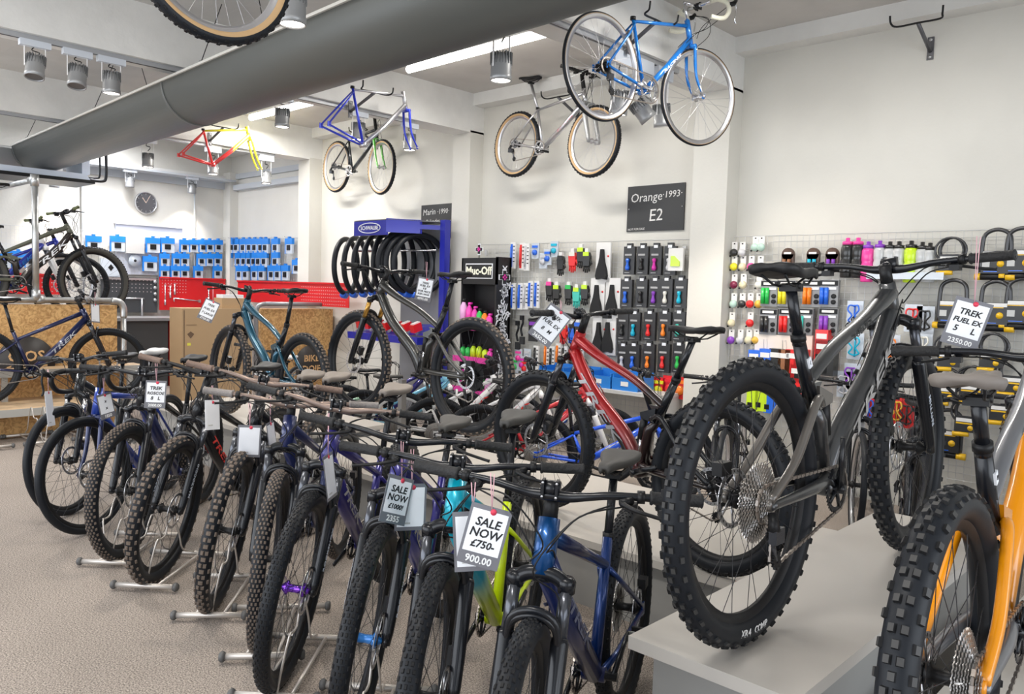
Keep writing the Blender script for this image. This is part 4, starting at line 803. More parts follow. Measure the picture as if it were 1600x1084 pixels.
# ================================================================ GRID WALLS AND MERCHANDISE
WIRE=M('grid_wire',(.62,.62,.62),.4,.3)
def grid(label,loc,rz,wd,z0,z1,st=.05,stz=.05):
    t=thing('grid_panel',label,'grid panel',loc,rz); mb=MB(); x=-wd/2
    while x<=wd/2+1e-4:
        mb.tube([(x,-.02,z0),(x,-.02,z1)],.0018,WIRE,4,caps=False); x+=st
    z=z1
    while z>=z0-1e-4:
        r=.0035 if abs(z-z1)<1e-3 else .0018; mb.tube([(-wd/2,-.024,z),(wd/2,-.024,z)],r,WIRE,4,caps=False); z-=stz
    mb.obj('wire_mesh',t); mb=MB()
    for x in(-wd/2+.1,0,wd/2-.1):
        for z in(z1-.12,z0+.2): mb.bx((x-.015,-.022,z),(x+.015,0,z+.06),WIRE)
    mb.obj('wall_clip',t); return t
grid('wire grid wall holding bike lights, gloves and saddles under the chalkboard',(-5.09,WY-.05,0),0,2.72,.15,2.02)
grid('wire grid wall holding bells, grips, bottles and locks at right',(-1.2,WY-.05,0),0,4.3,.15,2.03)
grid('wire grid holding blue packets on the side wall left of the tyre stand',(-11.05,WY-.05,0),0,2.3,1.5,2.19)
grid('wire grid holding blue packets along the end wall under the clock',(EX+.05,4.1,0),R_(90),4.2,1.5,2.20)
BY=WY-.085; EXX=EX+.085
BLUEP=M('packet_blue',(.015,.22,.72),.4); CLEARP=M('blister_plastic',(.55,.60,.66),.2,coat=.5); CARDB=M('black_card',(.020,.020,.022),.45,coat=.2); CARDW=M('white_card',(.80,.79,.77),.5); CARDG=M('light_grey_card',(.55,.55,.54),.5)
def colm(n,c,**k): return M('colour_'+n,c,.3,coat=.4,**k)
CC={'blue':(.02,.15,.75),'black':(.02,.02,.02),'magenta':(.7,.03,.4),'silver':(.6,.6,.62),'purple':(.25,.05,.5),'white':(.8,.78,.7),'cyan':(.0,.45,.65),'red':(.8,.02,.02),'orange':(.9,.22,.01),'teal':(.05,.55,.45),'green':(.02,.5,.08),'yellow':(.85,.75,.02),'pink':(.85,.06,.35),'lime':(.6,.85,.02),'maroon':(.2,.01,.05),'cream':(.75,.68,.45),'mint':(.5,.7,.6),'bronze':(.30,.12,.05),'gold':(.8,.45,.05)}
def cm(n): return colm(n,CC[n])
def place(px,py,wall='b',y=None):
    if wall=='b': p=at(px,py,1,BY if y is None else y); return (p.x,p.y,p.z),0
    p=at(px,py,0,EXX if y is None else y); return (p.x,p.y,p.z),R_(90)
def item(name,cat,label,px,py,build,key,wall='b',group=None,y=None,rot=0):
    """one piece of merchandise; build() returns [(part name, MB)], the first is the body"""
    (loc,rz)=place(px,py,wall,y); ms=cached(('item',key),lambda:[(n,b.mesh(n)) for n,b in build()])
    t=thing(name,label,cat,loc,rz,group)
    if rot: t.rotation_euler=(0,rot,rz)
    for n,me in ms: link(n,me,t)
    return t
def hookpart(mb,z): mb.tube([(0,.06,z),(0,-.09,z),(0,-.10,z+.012)],.003,CHROME,5)
def blue_packet(w_=.10,h=.15):
    def f():
        a=MB(); a.bx((-w_/2,-.03,-h/2),(w_/2,0,h/2),CLEARP); b=MB(); b.bx((-w_/2-.004,-.036,h*.12),(w_/2+.004,.002,h/2),BLUEP); b.bx((-.02,-.036,h/2),(.02,0,h/2+.025),BLUEP); b.bx((-w_/2-.004,-.034,-h/2-.004),(-w_/2+.012,.0,h*.12),BLUEP)
        c=MB(); c.bx((-w_*.22,-.040,-h*.28),(w_*.22,-.03,h*.06),BLACK); hk=MB(); hookpart(hk,h/2+.012)
        return [('blister_pack',a),('blue_header',b),('product',c),('hook',hk)]
    return f
c5=lambda x,y:(160+x/4.168,280+y/4.168); c7=lambda x,y:(720+x/3.614,280+y/3.614); c8=lambda x,y:(1120+x/3.1875,340+y/3.1875)
rowname=['top','middle','bottom']
for ri,(yy,xs) in enumerate(((435,(530,590,650,695,750)),(525,(400,480,530,640,695,745)),(605,(400,470,530,620,745)))):
    for i,x in enumerate(xs):
        px,py=c5(x,yy); item('packet','packet',f'narrow blue packet on end wall, {ORD[i]} from left in {rowname[ri]} row',px,py,blue_packet(.14,.19),'bp','e','blue packets on the end wall')
for (x,y,lab) in ((95,420,'wide blue packet on the end wall left of the grey box'),(325,430,'wide blue packet on the end wall, upper one right of the grey box'),(420,430,'middling blue packet right of the wide one in the top row under the clock'),(305,550,'wide blue packet on the end wall, lower one right of the grey box'),(-60,420,'wide blue packet behind the black fork of the olive racked bicycle')):
    px,py=c5(x,y); item('packet','packet',lab,px,py,blue_packet(.20,.22),'bpw','e','wide blue packets on the end wall')
for i,x in enumerate((5,28,48)): item('packet','packet',f'clear blue packet at left photo edge behind racked bikes, {ORD[i]} from left',x,405,blue_packet(.16,.22),'bpx','e')
px,py=c5(205,430); item('cardboard_box','box','plain grey square box hung among the blue packets on the end wall',px,py,lambda:[('grey_box',MB().bx((-.13,-.05,-.12),(.13,0,.12),CARDG))],'gb','e')
px,py=c5(210,530); item('packet','packet','round clear disc packet under the grey square box',px,py,lambda:[('disc_pack',MB().lathe([(.09,-.02),(.09,0)],CLEARP,24,'y')),('hub_print',MB().lathe([(.02,-.025),(.02,-.02)],BLACK,12,'y'))],'rd','e')
px,py=c5(52,575); item('packet','packet','clear square bag with a diamond logo seen through the olive bicycle wheel',px,py,lambda:[('clear_bag',MB().bx((-.14,-.02,-.13),(.14,0,.13),CLEARP)),('diamond_mark',MB().prism([(-.04,0),(0,.05),(.04,0),(0,-.05)],-.023,-.02,BLACK))],'db','e')
for ri,(yy,xs) in enumerate(((435,(795,825,855,880,925,965,1000,1040,1070,1135,1225)),(525,(800,832,895,930,965,995,1025,1062,1135)),(610,(790,825,900,940,1000,1045,1110,1150,1200)))):
    for i,x in enumerate(xs):
        px,py=c5(x,yy); item('packet','packet',f'slim blue packet on side wall, {ORD[i]} from corner in {rowname[ri]} row',px,py,blue_packet(.19,.22),'bs','b','blue packets on the side wall')
px,py=c5(1275,570); item('packet','packet','large blue packet at the right end of the side wall grid',px,py,blue_packet(.22,.2),'bl','b')
# bike light boxes
def lightbox(c):
    def f():
        a=MB(); a.bx((-.062,-.03,-.13),(.062,0,.13),CARDB); a.bx((-.03,-.03,.13),(.03,-.005,.16),CARDB); b=MB(); b.bx((-.045,-.034,.045),(.03,-.03,.062),M('grey_print',(.42,.42,.42),.5)); b.bx((-.045,-.034,-.115),(.01,-.03,-.108),_m['grey_print'])
        w_=MB(); w_.bx((-.02,-.035,.115),(.02,-.03,.14),PAPER)
        l=MB(); l.lathe([(.012,-.07),(.02,-.06),(.021,-.04),(.013,-.02),(.011,.005),(.017,.015),(.017,.035),(.008,.04)],c,12,'z',c=(-.005,-.045,-.02)); return [('backing_card',a),('print',b),('price_sticker',w_),('lamp',l)]
    return f
LB=((460,((960,'blue'),(1035,'black'),(1110,'magenta'),(1190,'silver'))),(645,((945,'blue'),(1030,'black'),(1105,'purple'),(1170,'white'),(1250,'cyan'))),(830,((925,'black'),(990,'cyan'),(1075,'red'),(1160,'orange'),(1240,'teal'))),(1010,((925,'silver'),(985,'blue'),(1070,'orange'),(1155,'red'),(1240,'green'))))
for ri,(yy,xs) in enumerate(LB):
    for i,(x,c) in enumerate(xs):
        px,py=c7(x,yy); item('light_box','bike light',f'boxed bike light with {c} body, {ORD[i]} from left in {ORD[ri]} light row',px,py,lightbox(cm(c)),'lb'+c)
px,py=c7(1240,455); item('light_box','packet','white card packet with yellow product at the right end of the top light row',px,py,lambda:[('white_card',MB().bx((-.075,-.08,-.10),(.075,-.055,.10),CARDW)),('product',MB().prism([(-.045,-.06),(.045,-.06),(.045,-.02),(-.01,.03),(-.045,.03)],-.09,-.08,cm('lime')))],'wc')
# boxed saddles
def saddlebox():
    a=MB(); a.bx((-.085,-.02,-.19),(.085,0,.19),CARDW); b=MB(); pr=[(.016,.10),(.020,.05),(.030,.0),(.055,-.07),(.066,-.13),(.055,-.165),(0,-.155)]; poly=pr+[(-x,z) for x,z in pr[::-1]][1:]+[(-.012,.125),(.012,.125)]
    b.prism(poly,-.055,-.02,SADBLK); c=MB(); c.lathe([(.010,-.024),(.010,-.02)],cm('red'),12,'y',c=(.06,0,.06)); return [('box_card',a),('boxed_saddle',b),('red_dot',c)]
for x,y,lab in ((810,470,'topmost black saddle on a white card beside the gloves'),(778,670,'black saddle on white card, left of the lower pair'),(865,670,'black saddle on white card, right of the lower pair'),(840,880,'black saddle on white card behind the red bicycle handlebar'),(790,880,'white saddle card half hidden behind the red bicycle head tube')):
    px,py=c7(x,y); item('boxed_saddle','saddle',lab,px,py,saddlebox,'sb')
# gloves
def glove(c,c2):
    def f():
        a=MB(); pts=[(-.035,-.06),(-.045,.03),(-.03,.07),(.03,.07),(.045,.03),(.04,-.06)]; a.prism(pts,-.045,-.01,c)
        for k in range(4): a.tube([(-.032+k*.021,-.028,-.05),(-.036+k*.024,-.03,-.115-(.012 if k in(1,2) else 0))],[.011,.008],c,7)
        a.tube([(.04,-.028,.0),(.062,-.03,-.045)],[.012,.009],c,7); b=MB(); b.bx((-.034,-.05,.035),(.034,-.045,.075),c2); b.bx((-.02,-.04,.075),(.02,-.01,.11),CARDW); return [('glove_body',a),('cuff_patch',b)]
    return f
GL=((575,475,'black','black','single black glove left of the red glove'),(642,455,'red','white','bright red glove in the top row'),(690,430,'black','lime','black glove with green card right of the red glove'),(722,455,'black','lime','black glove at the right end of the top glove row'),(512,620,'black','pink','black glove at the left of the second glove row'),(552,640,'black','lime','bulky black glove second in the second glove row'),(620,640,'black','green','black glove third in the second glove row'),(665,655,'teal','lime','dark teal glove in the second glove row'),(712,640,'black','lime','black glove at the right end of the second glove row'),(590,860,'red','lime','red and lime glove behind the red bicycle cables'),(640,860,'blue','black','blue glove beside the red and lime one'),(672,850,'black','blue','black and blue glove in the third glove row'))
for x,y,a_,b_,lab in GL:
    px,py=c7(x,y); item('glove','glove',lab,px,py,glove(cm(a_),cm(b_)),'g'+a_+b_)
def slimpack(c):
    def f():
        a=MB(); a.bx((-.035,-.02,-.14),(.035,0,.14),CARDW); b=MB(); b.bx((-.03,-.024,-.125),(-.002,-.02,.12),c)
        for k in range(5): b.bx((.006,-.023,.09-k*.04),(.030,-.02,.10-k*.04),BLACK)
        b2=MB(); b2.tube([(-.012,-.035,-.10),(-.012,-.035,.09)],.010,c,8); return [('card',a),('printed_band',b),('tool',b2)]
    return f
for x,y,c,lab in ((300,430,'blue','blue and white pump card at the top left of the grid'),(352,435,'red','red and white card beside the blue pump card'),(378,440,'silver','silver card right of the red card in the top row'),(300,660,'blue','blue pump card at the left of the second row'),(342,660,'blue','second blue pump card in the second row'),(372,660,'silver','striped card third in the second row'),(400,650,'blue','dark blue tool card fourth in the second row'),(435,650,'blue','tall blue boxed pump at the right of the second row')):
    px,py=c7(x,y); item('tool_card','packet',lab,px,py,slimpack(cm(c)),'sl'+c)
def blister(c,bg=CARDW,w_=.05,h=.08):
    def f():
        a=MB(); a.bx((-w_,-.015,-h),(w_,0,h),bg); b=MB(); b.lathe([(w_*.55,-.035),(w_*.6,-.015)],c,12,'y',c=(0,0,-h*.2)); b.box((0,-.02,h*.55),(w_*1.4,.012,h*.3),c); return [('card',a),('product',b)]
    return f
for x,y,c,lab in ((425,405,'blue','small blue packet hanging in the top row'),(470,460,'silver','white blister packet with a valve, below the small blue one'),(495,440,'blue','blue and white blister packet left of the single black glove'),(532,395,'cyan','blue striped bag hanging at the top')):
    px,py=c7(x,y); item('blister_packet','packet',lab,px,py,blister(cm(c),CLEARP),'bl2'+c)
def lever():
    a=MB(); a.tube(bezier([(.0,-.03,.10),(.02,-.035,.04),(-.01,-.03,-.03),(.01,-.03,-.10)],4),.012,BLACK,7); a.box((0,-.03,.09),(.04,.03,.05),BLACK); b=MB(); b.bx((-.03,-.03,-.19),(.03,-.005,-.11),CARDB); return [('lever_body',a),('card',b)]
for x,y,lab in ((330,860,'black brake lever hanging left of the purple packet'),(355,830,'second black brake lever hanging beside the first')):
    px,py=c7(x,y); item('brake_lever_pack','packet',lab,px,py,lever,'lev')
px,py=c7(412,850); item('packet','packet','purple topped packet behind the price tag of the red bicycle',px,py,blister(cm('purple'),CARDB,.06,.12),'pu')
for i,(x,y,c) in enumerate(((430,1015,'black'),(490,1005,'orange'),(520,1020,'black'),(556,1005,'orange'),(590,1020,'black'),(650,1010,'silver'),(680,1020,'black'))):
    px,py=c7(x,y); item('pump_box','packet',f'boxed mini pump, {ORD[i]} from the left in the fourth row behind the red bicycle wheel',px,py,slimpack(cm(c)),'sl'+c,'b','boxed pumps')
for i,(x,y,c) in enumerate(((330,1000,'pink'),(350,1040,'magenta'),(380,1000,'silver'),(310,1050,'green'),(365,1060,'red'),(395,1050,'black'))):
    px,py=c7(x,y); item('blister_packet','packet',f'small packet with {c} part beside the patterned stand',px,py,blister(cm(c),CLEARP),'bl2'+c)
# white cards and shelf stock low down on the middle grid
for i,(px,py,c) in enumerate(((872,612,'white'),(888,620,'blue'),(900,606,'silver'),(862,640,'silver'),(884,652,'blue'),(905,640,'white'))):
    item('white_packet','packet',f'white carded part seen through the red bicycle wheel, {ORD[i]} from left',px,py,blister(cm(c),CARDW,.06,.11),'wp'+c,'b','white carded parts')
for i,(px,py,c) in enumerate(((972,598,'black'),(990,600,'red'),(1010,602,'red'),(1030,606,'yellow'),(1048,604,'red'),(1064,606,'orange'))):
    item('pedal_packet','packet',f'{["boxed pedal left of the red cards","red carded part under the light display","second red carded part under the light display","yellow carded part under the light display","red carded part right of the yellow one","orange carded part at the column"][i]}',px,py,blister(cm(c),CARDW if i==0 else cm('red'),.075,.10),'pp'+c+str(i==0))
# blue plastic crates on a low shelf
t=thing('storage_shelf','low grey shelf under the light display','shelf',(-4.75,6.05,0)); mb=MB(); mb.bx((-1.0,-.18,.62),(.95,.18,.65),CARDG); mb.obj('board',t)
[MB().bx((x-.015,-.17,0),(x+.015,.17,.62),CARDG).obj('upright',t) for x in(-.98,0,.93)]
def crate():
    a=MB(); w_=.14; a.bx((-w_,-.12,0),(w_,.12,.02),cm('blue'))
    a.bx((-w_,-.13,0),(w_,-.115,.11),M('crate_blue',(.02,.20,.62),.4)); a.bx((-w_,.115,0),(w_,.13,.16),_m['crate_blue']); a.bx((-w_,-.12,0),(-w_+.012,.12,.14),_m['crate_blue']); a.bx((w_-.012,-.12,0),(w_,.12,.14),_m['crate_blue'])
    b=MB(); b.bx((-.04,-.134,.04),(.04,-.13,.08),CARDW); return [('bin',a),('label_card',b)]
for i,x in enumerate((-5.1,-4.80,-4.50,-4.20)):
    ms=cached('crate',lambda:[(n,b.mesh(n)) for n,b in crate()]); t=thing('storage_crate',f'open blue plastic parts crate on the low shelf, {ORD[i]} from the left','crate',(x,6.05,.65),0,'blue parts crates')
    for n,me in ms: link(n,me,t)
# bells
def bell(c):
    def f():
        a=MB(); a.bx((-.025,-.008,-.03),(.025,0,.06),CARDW); a.bx((-.006,-.012,.04),(.006,-.008,.05),BLACK); b=MB(); b.lathe([(.032,-.008),(.034,-.02),(.028,-.034),(.012,-.044),(0,-.045)],c,18,'y',c=(0,0,-.03)); d=MB(); d.box((-.028,-.012,-.055),(.025,.01,.012),BLACK,Matrix.Rotation(-.5,3,'Y')); return [('card',a),('dome',b),('thumb_lever',d)]
    return f
BE=((165,((90,'black'),(130,'silver'))),(138,((195,'mint'),(225,'mint'))),(235,((90,'yellow'),(133,'cream'),(175,'pink'),(220,'white'))),(325,((90,'maroon'),(135,'cream'),(215,'white'))),(420,((88,'mint'),(130,'black'),(170,'red'),(213,'gold'))),(515,((78,'cream'),(170,'red'))),(600,((75,'purple'),(120,'silver'),(163,'cream'),(200,'gold'))))
for ri,(yy,xs) in enumerate(BE):
    for i,(x,c) in enumerate(xs):
        px,py=c8(x,yy-8); item('bicycle_bell','bell',f'{c} bicycle bell on a white card, {ORD[i]} from left in {ORD[ri]} row of bells',px,py,bell(cm(c)),'be'+c)
# grips
def grips(c):
    def f():
        a=MB(); a.bx((-.075,-.035,-.105),(.075,0,.105),M('pack_smoke',(.20,.20,.20),.25,coat=.5)); b=MB()
        for s in(-1,1): b.tube([(-.03+s*.018,-.045,-.085),(-.03+s*.018,-.045,.045)],.0165,c,12)
        d=MB(); d.bx((-.07,-.038,.06),(.07,-.035,.10),BLACK); d.bx((-.05,-.040,.07),(.045,-.038,.09),CARDW); d.bx((.0,-.040,.03),(.06,-.038,.05),PAPER)
        for z in(-.02,-.065): d.lathe([(.012,-.045),(.018,-.045),(.018,-.035)],BLACK,12,'y',c=(.042,0,z))
        return [('clear_pack',a),('rubber_grip',b),('clamp_ring',d)]
    return f
for ri,(yy,xs) in enumerate(((378,((270,'green'),(355,'yellow'),(480,'orange'),(565,'blue'))),(518,((265,'black'),(360,'red'),(440,'teal'),(562,'purple'))))):
    for i,(x,c) in enumerate(xs):
        px,py=c8(x,yy); item('grip_pack','grip pack',f'pair of {c} handlebar grips in a clear pack',px,py,grips(cm(c)),'gr'+c)
for i,(x,y) in enumerate(((245,635),(340,640),(430,640))):
    px,py=c8(x,y); item('card_pack','packet',f'plain cream card with wire outline under the grips, {ORD[i]} from the left',px,py,lambda:[('card',MB().bx((-.085,-.03,-.09),(.085,0,.09),M('cream_card',(.78,.70,.62),.5))),('wire_print',MB().tube([(-.01,-.034,.05),(.02,-.034,.05),(.03,-.034,-.05),(.0,-.034,-.05)],.002,ALU,4,closed=True))],'cc','b','cream cards')
def innerbox(c):
    def f():
        a=MB(); a.bx((-.05,-.10,-.13),(.05,0,.13),c); b=MB(); b.bx((-.04,-.103,.06),(.04,-.10,.10),CARDW); b.bx((-.04,-.103,-.1),(.0,-.10,-.06),BLACK); return [('carton',a),('print',b)]
    return f
for x,y,c,lab in ((210,735,'blue','short blue box low behind the big rear tyre'),(265,730,'blue','blue boxed part left of the black boxes'),(315,730,'black','black boxed part left of the red ones'),(360,735,'bronze','dark brown boxed part between black and red'),(395,735,'red','red boxed part, left one of the red pair'),(440,735,'red','red boxed part, right one of the red pair'),(545,690,'black','black box beside the grey seat post'),(545,640,'red','red packet right of the seat post'),(575,700,'black','second black box right of the seat post'),(420,810,'red','flat red packet behind the seat tube'),(205,880,'lime','lime green tube seen inside the big rear wheel, left one'),(248,880,'lime','lime green tube seen inside the big rear wheel, right one'),(290,890,'blue','blue tube seen inside the big rear wheel')):
    px,py=c8(x,y); item('parts_box','box',lab,px,py,innerbox(cm(c)),'ib'+c)
# bottles
def bottle(c,cap,h=.20,rr=.036):
    def f():
        a=MB(); a.lathe([(rr*.9,-h/2),(rr,-h/2+.01),(rr,.0),(rr*.88,.015),(rr,.03),(rr,h/2-.03),(rr*.8,h/2-.01)],c,18,'z',c=(0,-.05,0)); b=MB(); b.lathe([(rr*.85,h/2-.012),(rr*.85,h/2+.012),(rr*.35,h/2+.016),(rr*.35,h/2+.04),(0,h/2+.042)],cap,16,'z',c=(0,-.05,0)); return [('bottle_body',a),('cap',b)]
    return f
SMK=M('clear_bottle',(.55,.56,.56),.2,coat=.6)
for x,y,c,k,lab in ((660,215,'black','pink','black water bottle with pink cap, left one'),(712,215,'black','pink','black water bottle with pink cap, right one'),(762,235,'pink','purple','bright pink water bottle'),(975,235,'lime','black','neon yellow water bottle'),):
    px,py=c8(x,y); item('water_bottle','bottle',lab,px,py,bottle(cm(c),cm(k),.26,.045),'bo'+c+k)
for i,(x,y,k) in enumerate(((820,225,'purple'),(870,230,'black'),(915,230,'black'),(1030,235,'black'),(1068,240,'black'))):
    px,py=c8(x,y); item('water_bottle','bottle',f'clear grey water bottle with {k} cap, {ORD[i]} of the clear ones from the left',px,py,bottle(SMK,cm(k),.24,.042),'boc'+k)
t=thing('wire_shelf','clear shelf tray under the water bottles','shelf',(at(850,300,1,6.15).x,6.15,0)); p0=at(1360,434,1,6.15); p1=at(1480,432,1,6.15); t.location=((p0.x+p1.x)/2,6.15,p0.z); mb=MB(); L=(p1.x-p0.x)/2; mb.bx((-L,-.08,-.01),(L,.06,0),CLEARP); mb.bx((-L,-.085,-.01),(L,-.08,.04),CLEARP); mb.obj('tray',t)
def lightpair(c):
    def f():
        a=MB(); a.lathe([(.05,-.03),(.05,0)],M('card_bronze',(.10,.06,.045),.4),16,'y',c=(0,0,.02)); a.bx((-.05,-.03,-.08),(.05,0,.02),_m['card_bronze']); b=MB()
        for s in(-1,1): b.tube([(s*.02,-.045,-.06),(s*.02,-.045,-.02)],.014,c,10)
        d=MB(); d.bx((-.03,-.034,.02),(.03,-.03,.035),CARDW); return [('backing_card',a),('product',b),('print',d)]
    return f
for x,c,lab in ((360,'bronze','brown carded valve pair above the saddle, left one'),(485,'cyan','brown carded valve pair with cyan parts'),(580,'purple','brown carded valve pair with purple parts')):
    px,py=c8(x,195); item('card_pack','packet',lab,px,py,lightpair(cm(c)),'lp'+c)
# locks
YEL=M('lock_yellow',(.85,.50,.01),.4,coat=.3); CABLE=M('lock_cable',(.022,.022,.025),.35,coat=.6)
def ulock(w_=.075,h=.26):
    def f():
        a=MB(); a.tube(bezier([(-w_,-.05,-h*.3),(-w_,-.05,h*.2),(-w_*.8,-.05,h*.42),(0,-.05,h*.5),(w_*.8,-.05,h*.42),(w_,-.05,h*.2),(w_,-.05,-h*.3)],5),.014,CABLE,10)
        b=MB(); b.tube([(-w_-.03,-.05,-h*.38),(w_+.03,-.05,-h*.38)],.022,BLACK,12); b.tube([(-w_-.034,-.05,-h*.38),(-w_-.0,-.05,-h*.38)],.024,YEL,12); b.tube([(w_-.02,-.05,-h*.38),(w_+.036,-.05,-h*.38)],.024,YEL,12)
        c=MB(); c.bx((-w_+.004,-.072,-h*.32),(w_-.004,-.03,h*.10),CARDB); c.bx((-w_+.01,-.074,h*.02),(w_-.01,-.072,h*.09),CARDW); c.bx((-w_+.01,-.074,-.0),(w_-.03,-.072,h*.015),YEL); c.lathe([(.022,-.075),(.022,-.072)],YEL,16,'y',c=(w_*.4,0,-h*.14)); c.bx((-w_+.01,-.074,-h*.2),(-w_+.055,-.072,-h*.08),CARDG); c.bx((-w_+.02,-.074,-h*.29),(w_*.2,-.072,-h*.275),cm('blue'))
        return [('shackle',a),('crossbar',b),('card',c)]
    return f
def coil():
    a=MB(); r=.075
    for k in range(4): a.tube([((r+k*.008*(k%2))*math.cos(t*math.pi/10),-.05-k*.014,r*1.15*math.sin(t*math.pi/10)) for t in range(20)],.008,CABLE,7,closed=True)
    b=MB(); b.bx((-.07,-.11,-.14),(.07,-.095,-.03),CARDB); b.bx((-.06,-.112,-.07),(.06,-.11,-.045),CARDW); b.bx((-.06,-.112,-.085),(.06,-.11,-.075),YEL); b.lathe([(.018,-.113),(.018,-.11)],YEL,14,'y',c=(.03,0,-.11)); c=MB(); c.tube([(-.08,-.10,-.16),(.02,-.10,-.155)],.017,YEL,10); return [('cable_loop',a),('card',b),('lock_head',c)]
for x,y,k,lab in ((1185,165,1,'coiled black cable lock at the top left of the locks'),(1400,195,0,'yellow ended D-lock at the top behind the handlebar grip'),(1185,440,0,'black D-lock second row, left of the price tag'),(1395,450,0,'black D-lock second row, right of the price tag'),(1525,190,0,'D-lock at the top right edge of the photo'),(1525,440,0,'D-lock second row cut by the right edge of the photo'),(1165,810,1,'coiled cable lock left of the small saddle'),(1290,800,1,'coiled cable lock above the small grey saddle'),(1390,640,1,'black coiled lock just under the lower handlebar'),(1265,960,1,'tilted lock card with yellow badge below the saddle'),(1180,640,1,'coiled lock behind the lower handlebar grip'),(1440,900,1,'lock card right of the black seat post'),(1160,1080,0,'big black D-lock low beside the front tyre'),(1490,760,1,'coiled lock right of the small saddle')):
    px,py=c8(x,y); item('bicycle_lock','lock',lab,px,py,coil if k else ulock(.085,.36),'co' if k else 'ul')
# bottle cages
def cage(c,bg=CARDW):
    def f():
        a=MB(); a.bx((-.06,-.01,-.10),(.06,0,.10),bg); b=MB()
        for s in(-1,1): b.tube(bezier([(0,-.02,-.07),(s*.038,-.035,-.05),(s*.012,-.04,-.01),(s*.04,-.045,.03),(s*.03,-.04,.065),(0,-.025,.06)],4),.0065,c,7)
        b.tube([(0,-.02,-.08),(0,-.02,.07)],.006,c,6); return [('card',a),('cage',b)]
    return f
for x,y,c,bg,lab in ((980,500,'red','w','red bottle cage on a clear card'),(1040,510,'black','w','black bottle cage right of the red one'),(692,640,'cyan','w','cyan bottle cage seen between the frame tubes'),(690,480,'blue','w','blue bottle cage above the cyan one'),(675,790,'purple','w','purple bottle cage behind the frame'),(760,950,'blue','r','blue bottle cage seen behind the down tube'),(900,960,'gold','r','gold bottle cage seen through the front wheel'),(950,980,'black','r','black bottle cage seen through the front wheel'),(870,650,'orange','w','orange bottle cage left of the fork'),(1030,640,'white','w','white card part left of the fork leg'),(780,830,'pink','w','pink bottle cage behind the down tube'),(640,830,'silver','w','silver cage behind the shock')):
    px,py=c8(x,y); item('bottle_cage','bottle cage',lab,px,py,cage(cm(c),CLEARP if bg=='w' else M('red_card',(.7,.03,.03),.5)),'ca'+c+bg)
# ================================================================ STANDS
# patterned cleaning-product stand
SBK=M('stand_black',(.015,.015,.016),.4); PKP=M('bottle_pink',(.85,.05,.45),.3,coat=.5); SHP=M('shelf_pink',(.70,.05,.35),.35)
t=thing('display_stand','tall black Muc-Off product stand with patterned side and pink shelves','display stand',(-6.16,5.95,0)); t['label']='tall black product stand with patterned side panel and pink shelves'
mb=MB(); mb.bx((-.27,.19,.05),(.27,.21,1.86),SBK); mb.bx((-.27,0,1.58),(.27,.02,1.86),SBK); mb.bx((-.27,0,0),(.27,.2,.06),SBK); mb.bx((-.27,0,.06),(-.25,.2,1.86),SBK); mb.obj('back_panel',t)
sp_=MB(); sp_.bx((.25,0,.0),(.27,.22,1.87),SBK); side=sp_.obj('side_panel',t)
rnd=random.Random(3)
for k,(s_,z,sz,rot) in enumerate((('Muc-Off',1.42,.12,75),('Muc-Off',1.10,.10,-60),('Mu',.98,.18,90),('Muc-Off',.72,.11,60),('Off',1.28,.13,-30),('Muc',.50,.13,90),('CLEAN',.28,.10,80),('Off',.86,.12,10),('Muc-Off',1.22,.09,100),('bike',.6,.1,-20),('x+x',1.55,.12,30),('Muc-Off',.38,.08,-70),('///',1.34,.1,0),('///',.80,.1,40),('X',1.74,.10,0),('MU',.20,.15,90),('ck',1.60,.08,-80),('off',1.48,.09,20),('Muc-Off',.60,.09,100),('OFF',.94,.10,-70),('|||',.70,.12,10),('Muc',1.16,.10,-20),('oo',.30,.12,15))):
    r_=Matrix.Rotation(R_(rot),4,'Z'); text(s_,sz,PAPER,side,basis((0,1,0),(0,0,1),(1,0,0),(.272,.11+rnd.uniform(-.03,.03),z))@r_,bold=.003)
mb=MB()
for a_,b_,c_,d_ in ((-.03,.09,.0,.0),): pass
def plus(mb,cx,cz,s,m,ax='y',off=0):
    if ax=='y': mb.bx((cx-s,off-.004,cz-s/3),(cx+s,off,cz+s/3),m); mb.bx((cx-s/3,off-.004,cz-s),(cx+s/3,off,cz+s),m)
    else: mb.bx((off,cx-s,cz-s/3),(off+.004,cx+s,cz+s/3),m); mb.bx((off,cx-s/3,cz-s),(off+.004,cx+s/3,cz+s),m)
plus(mb,.11,1.66,.085,PAPER,'x',.273); plus(mb,.11,1.66,.07,SBK,'x',.277); plus(mb,.11,1.66,.03,PKP,'x',.281); mb.obj('emblem',side)
mb=MB(); mb.bx((-.20,-.006,1.64),(.21,0,1.80),PAPER); mb.bx((-.19,-.008,1.65),(.20,-.006,1.79),SBK); sg=mb.obj('name_sign',t); text('Muc-Off',.115,M('sign_cream',(.85,.85,.70),.5),sg,basis((1,0,0),(0,0,1),(0,-1,0),(.005,-.010,1.72)),bold=.004)  # name lettering in one even cream colour
mb=MB(); plus(mb,0,1.95,.06,PAPER,'y',.0); plus(mb,0,1.95,.048,SBK,'y',-.004); plus(mb,0,1.95,.022,PKP,'y',-.008); mb.bx((-.006,-.002,1.86),(.006,0,1.9),SBK); mb.obj('emblem',t)
for z in(1.12,.78,.45): mb=MB(); mb.bx((-.26,-.10,z-.015),(.25,.19,z),SHP); mb.bx((-.26,-.11,z-.03),(.25,-.10,z+.03),SHP); mb.obj('shelf',t)
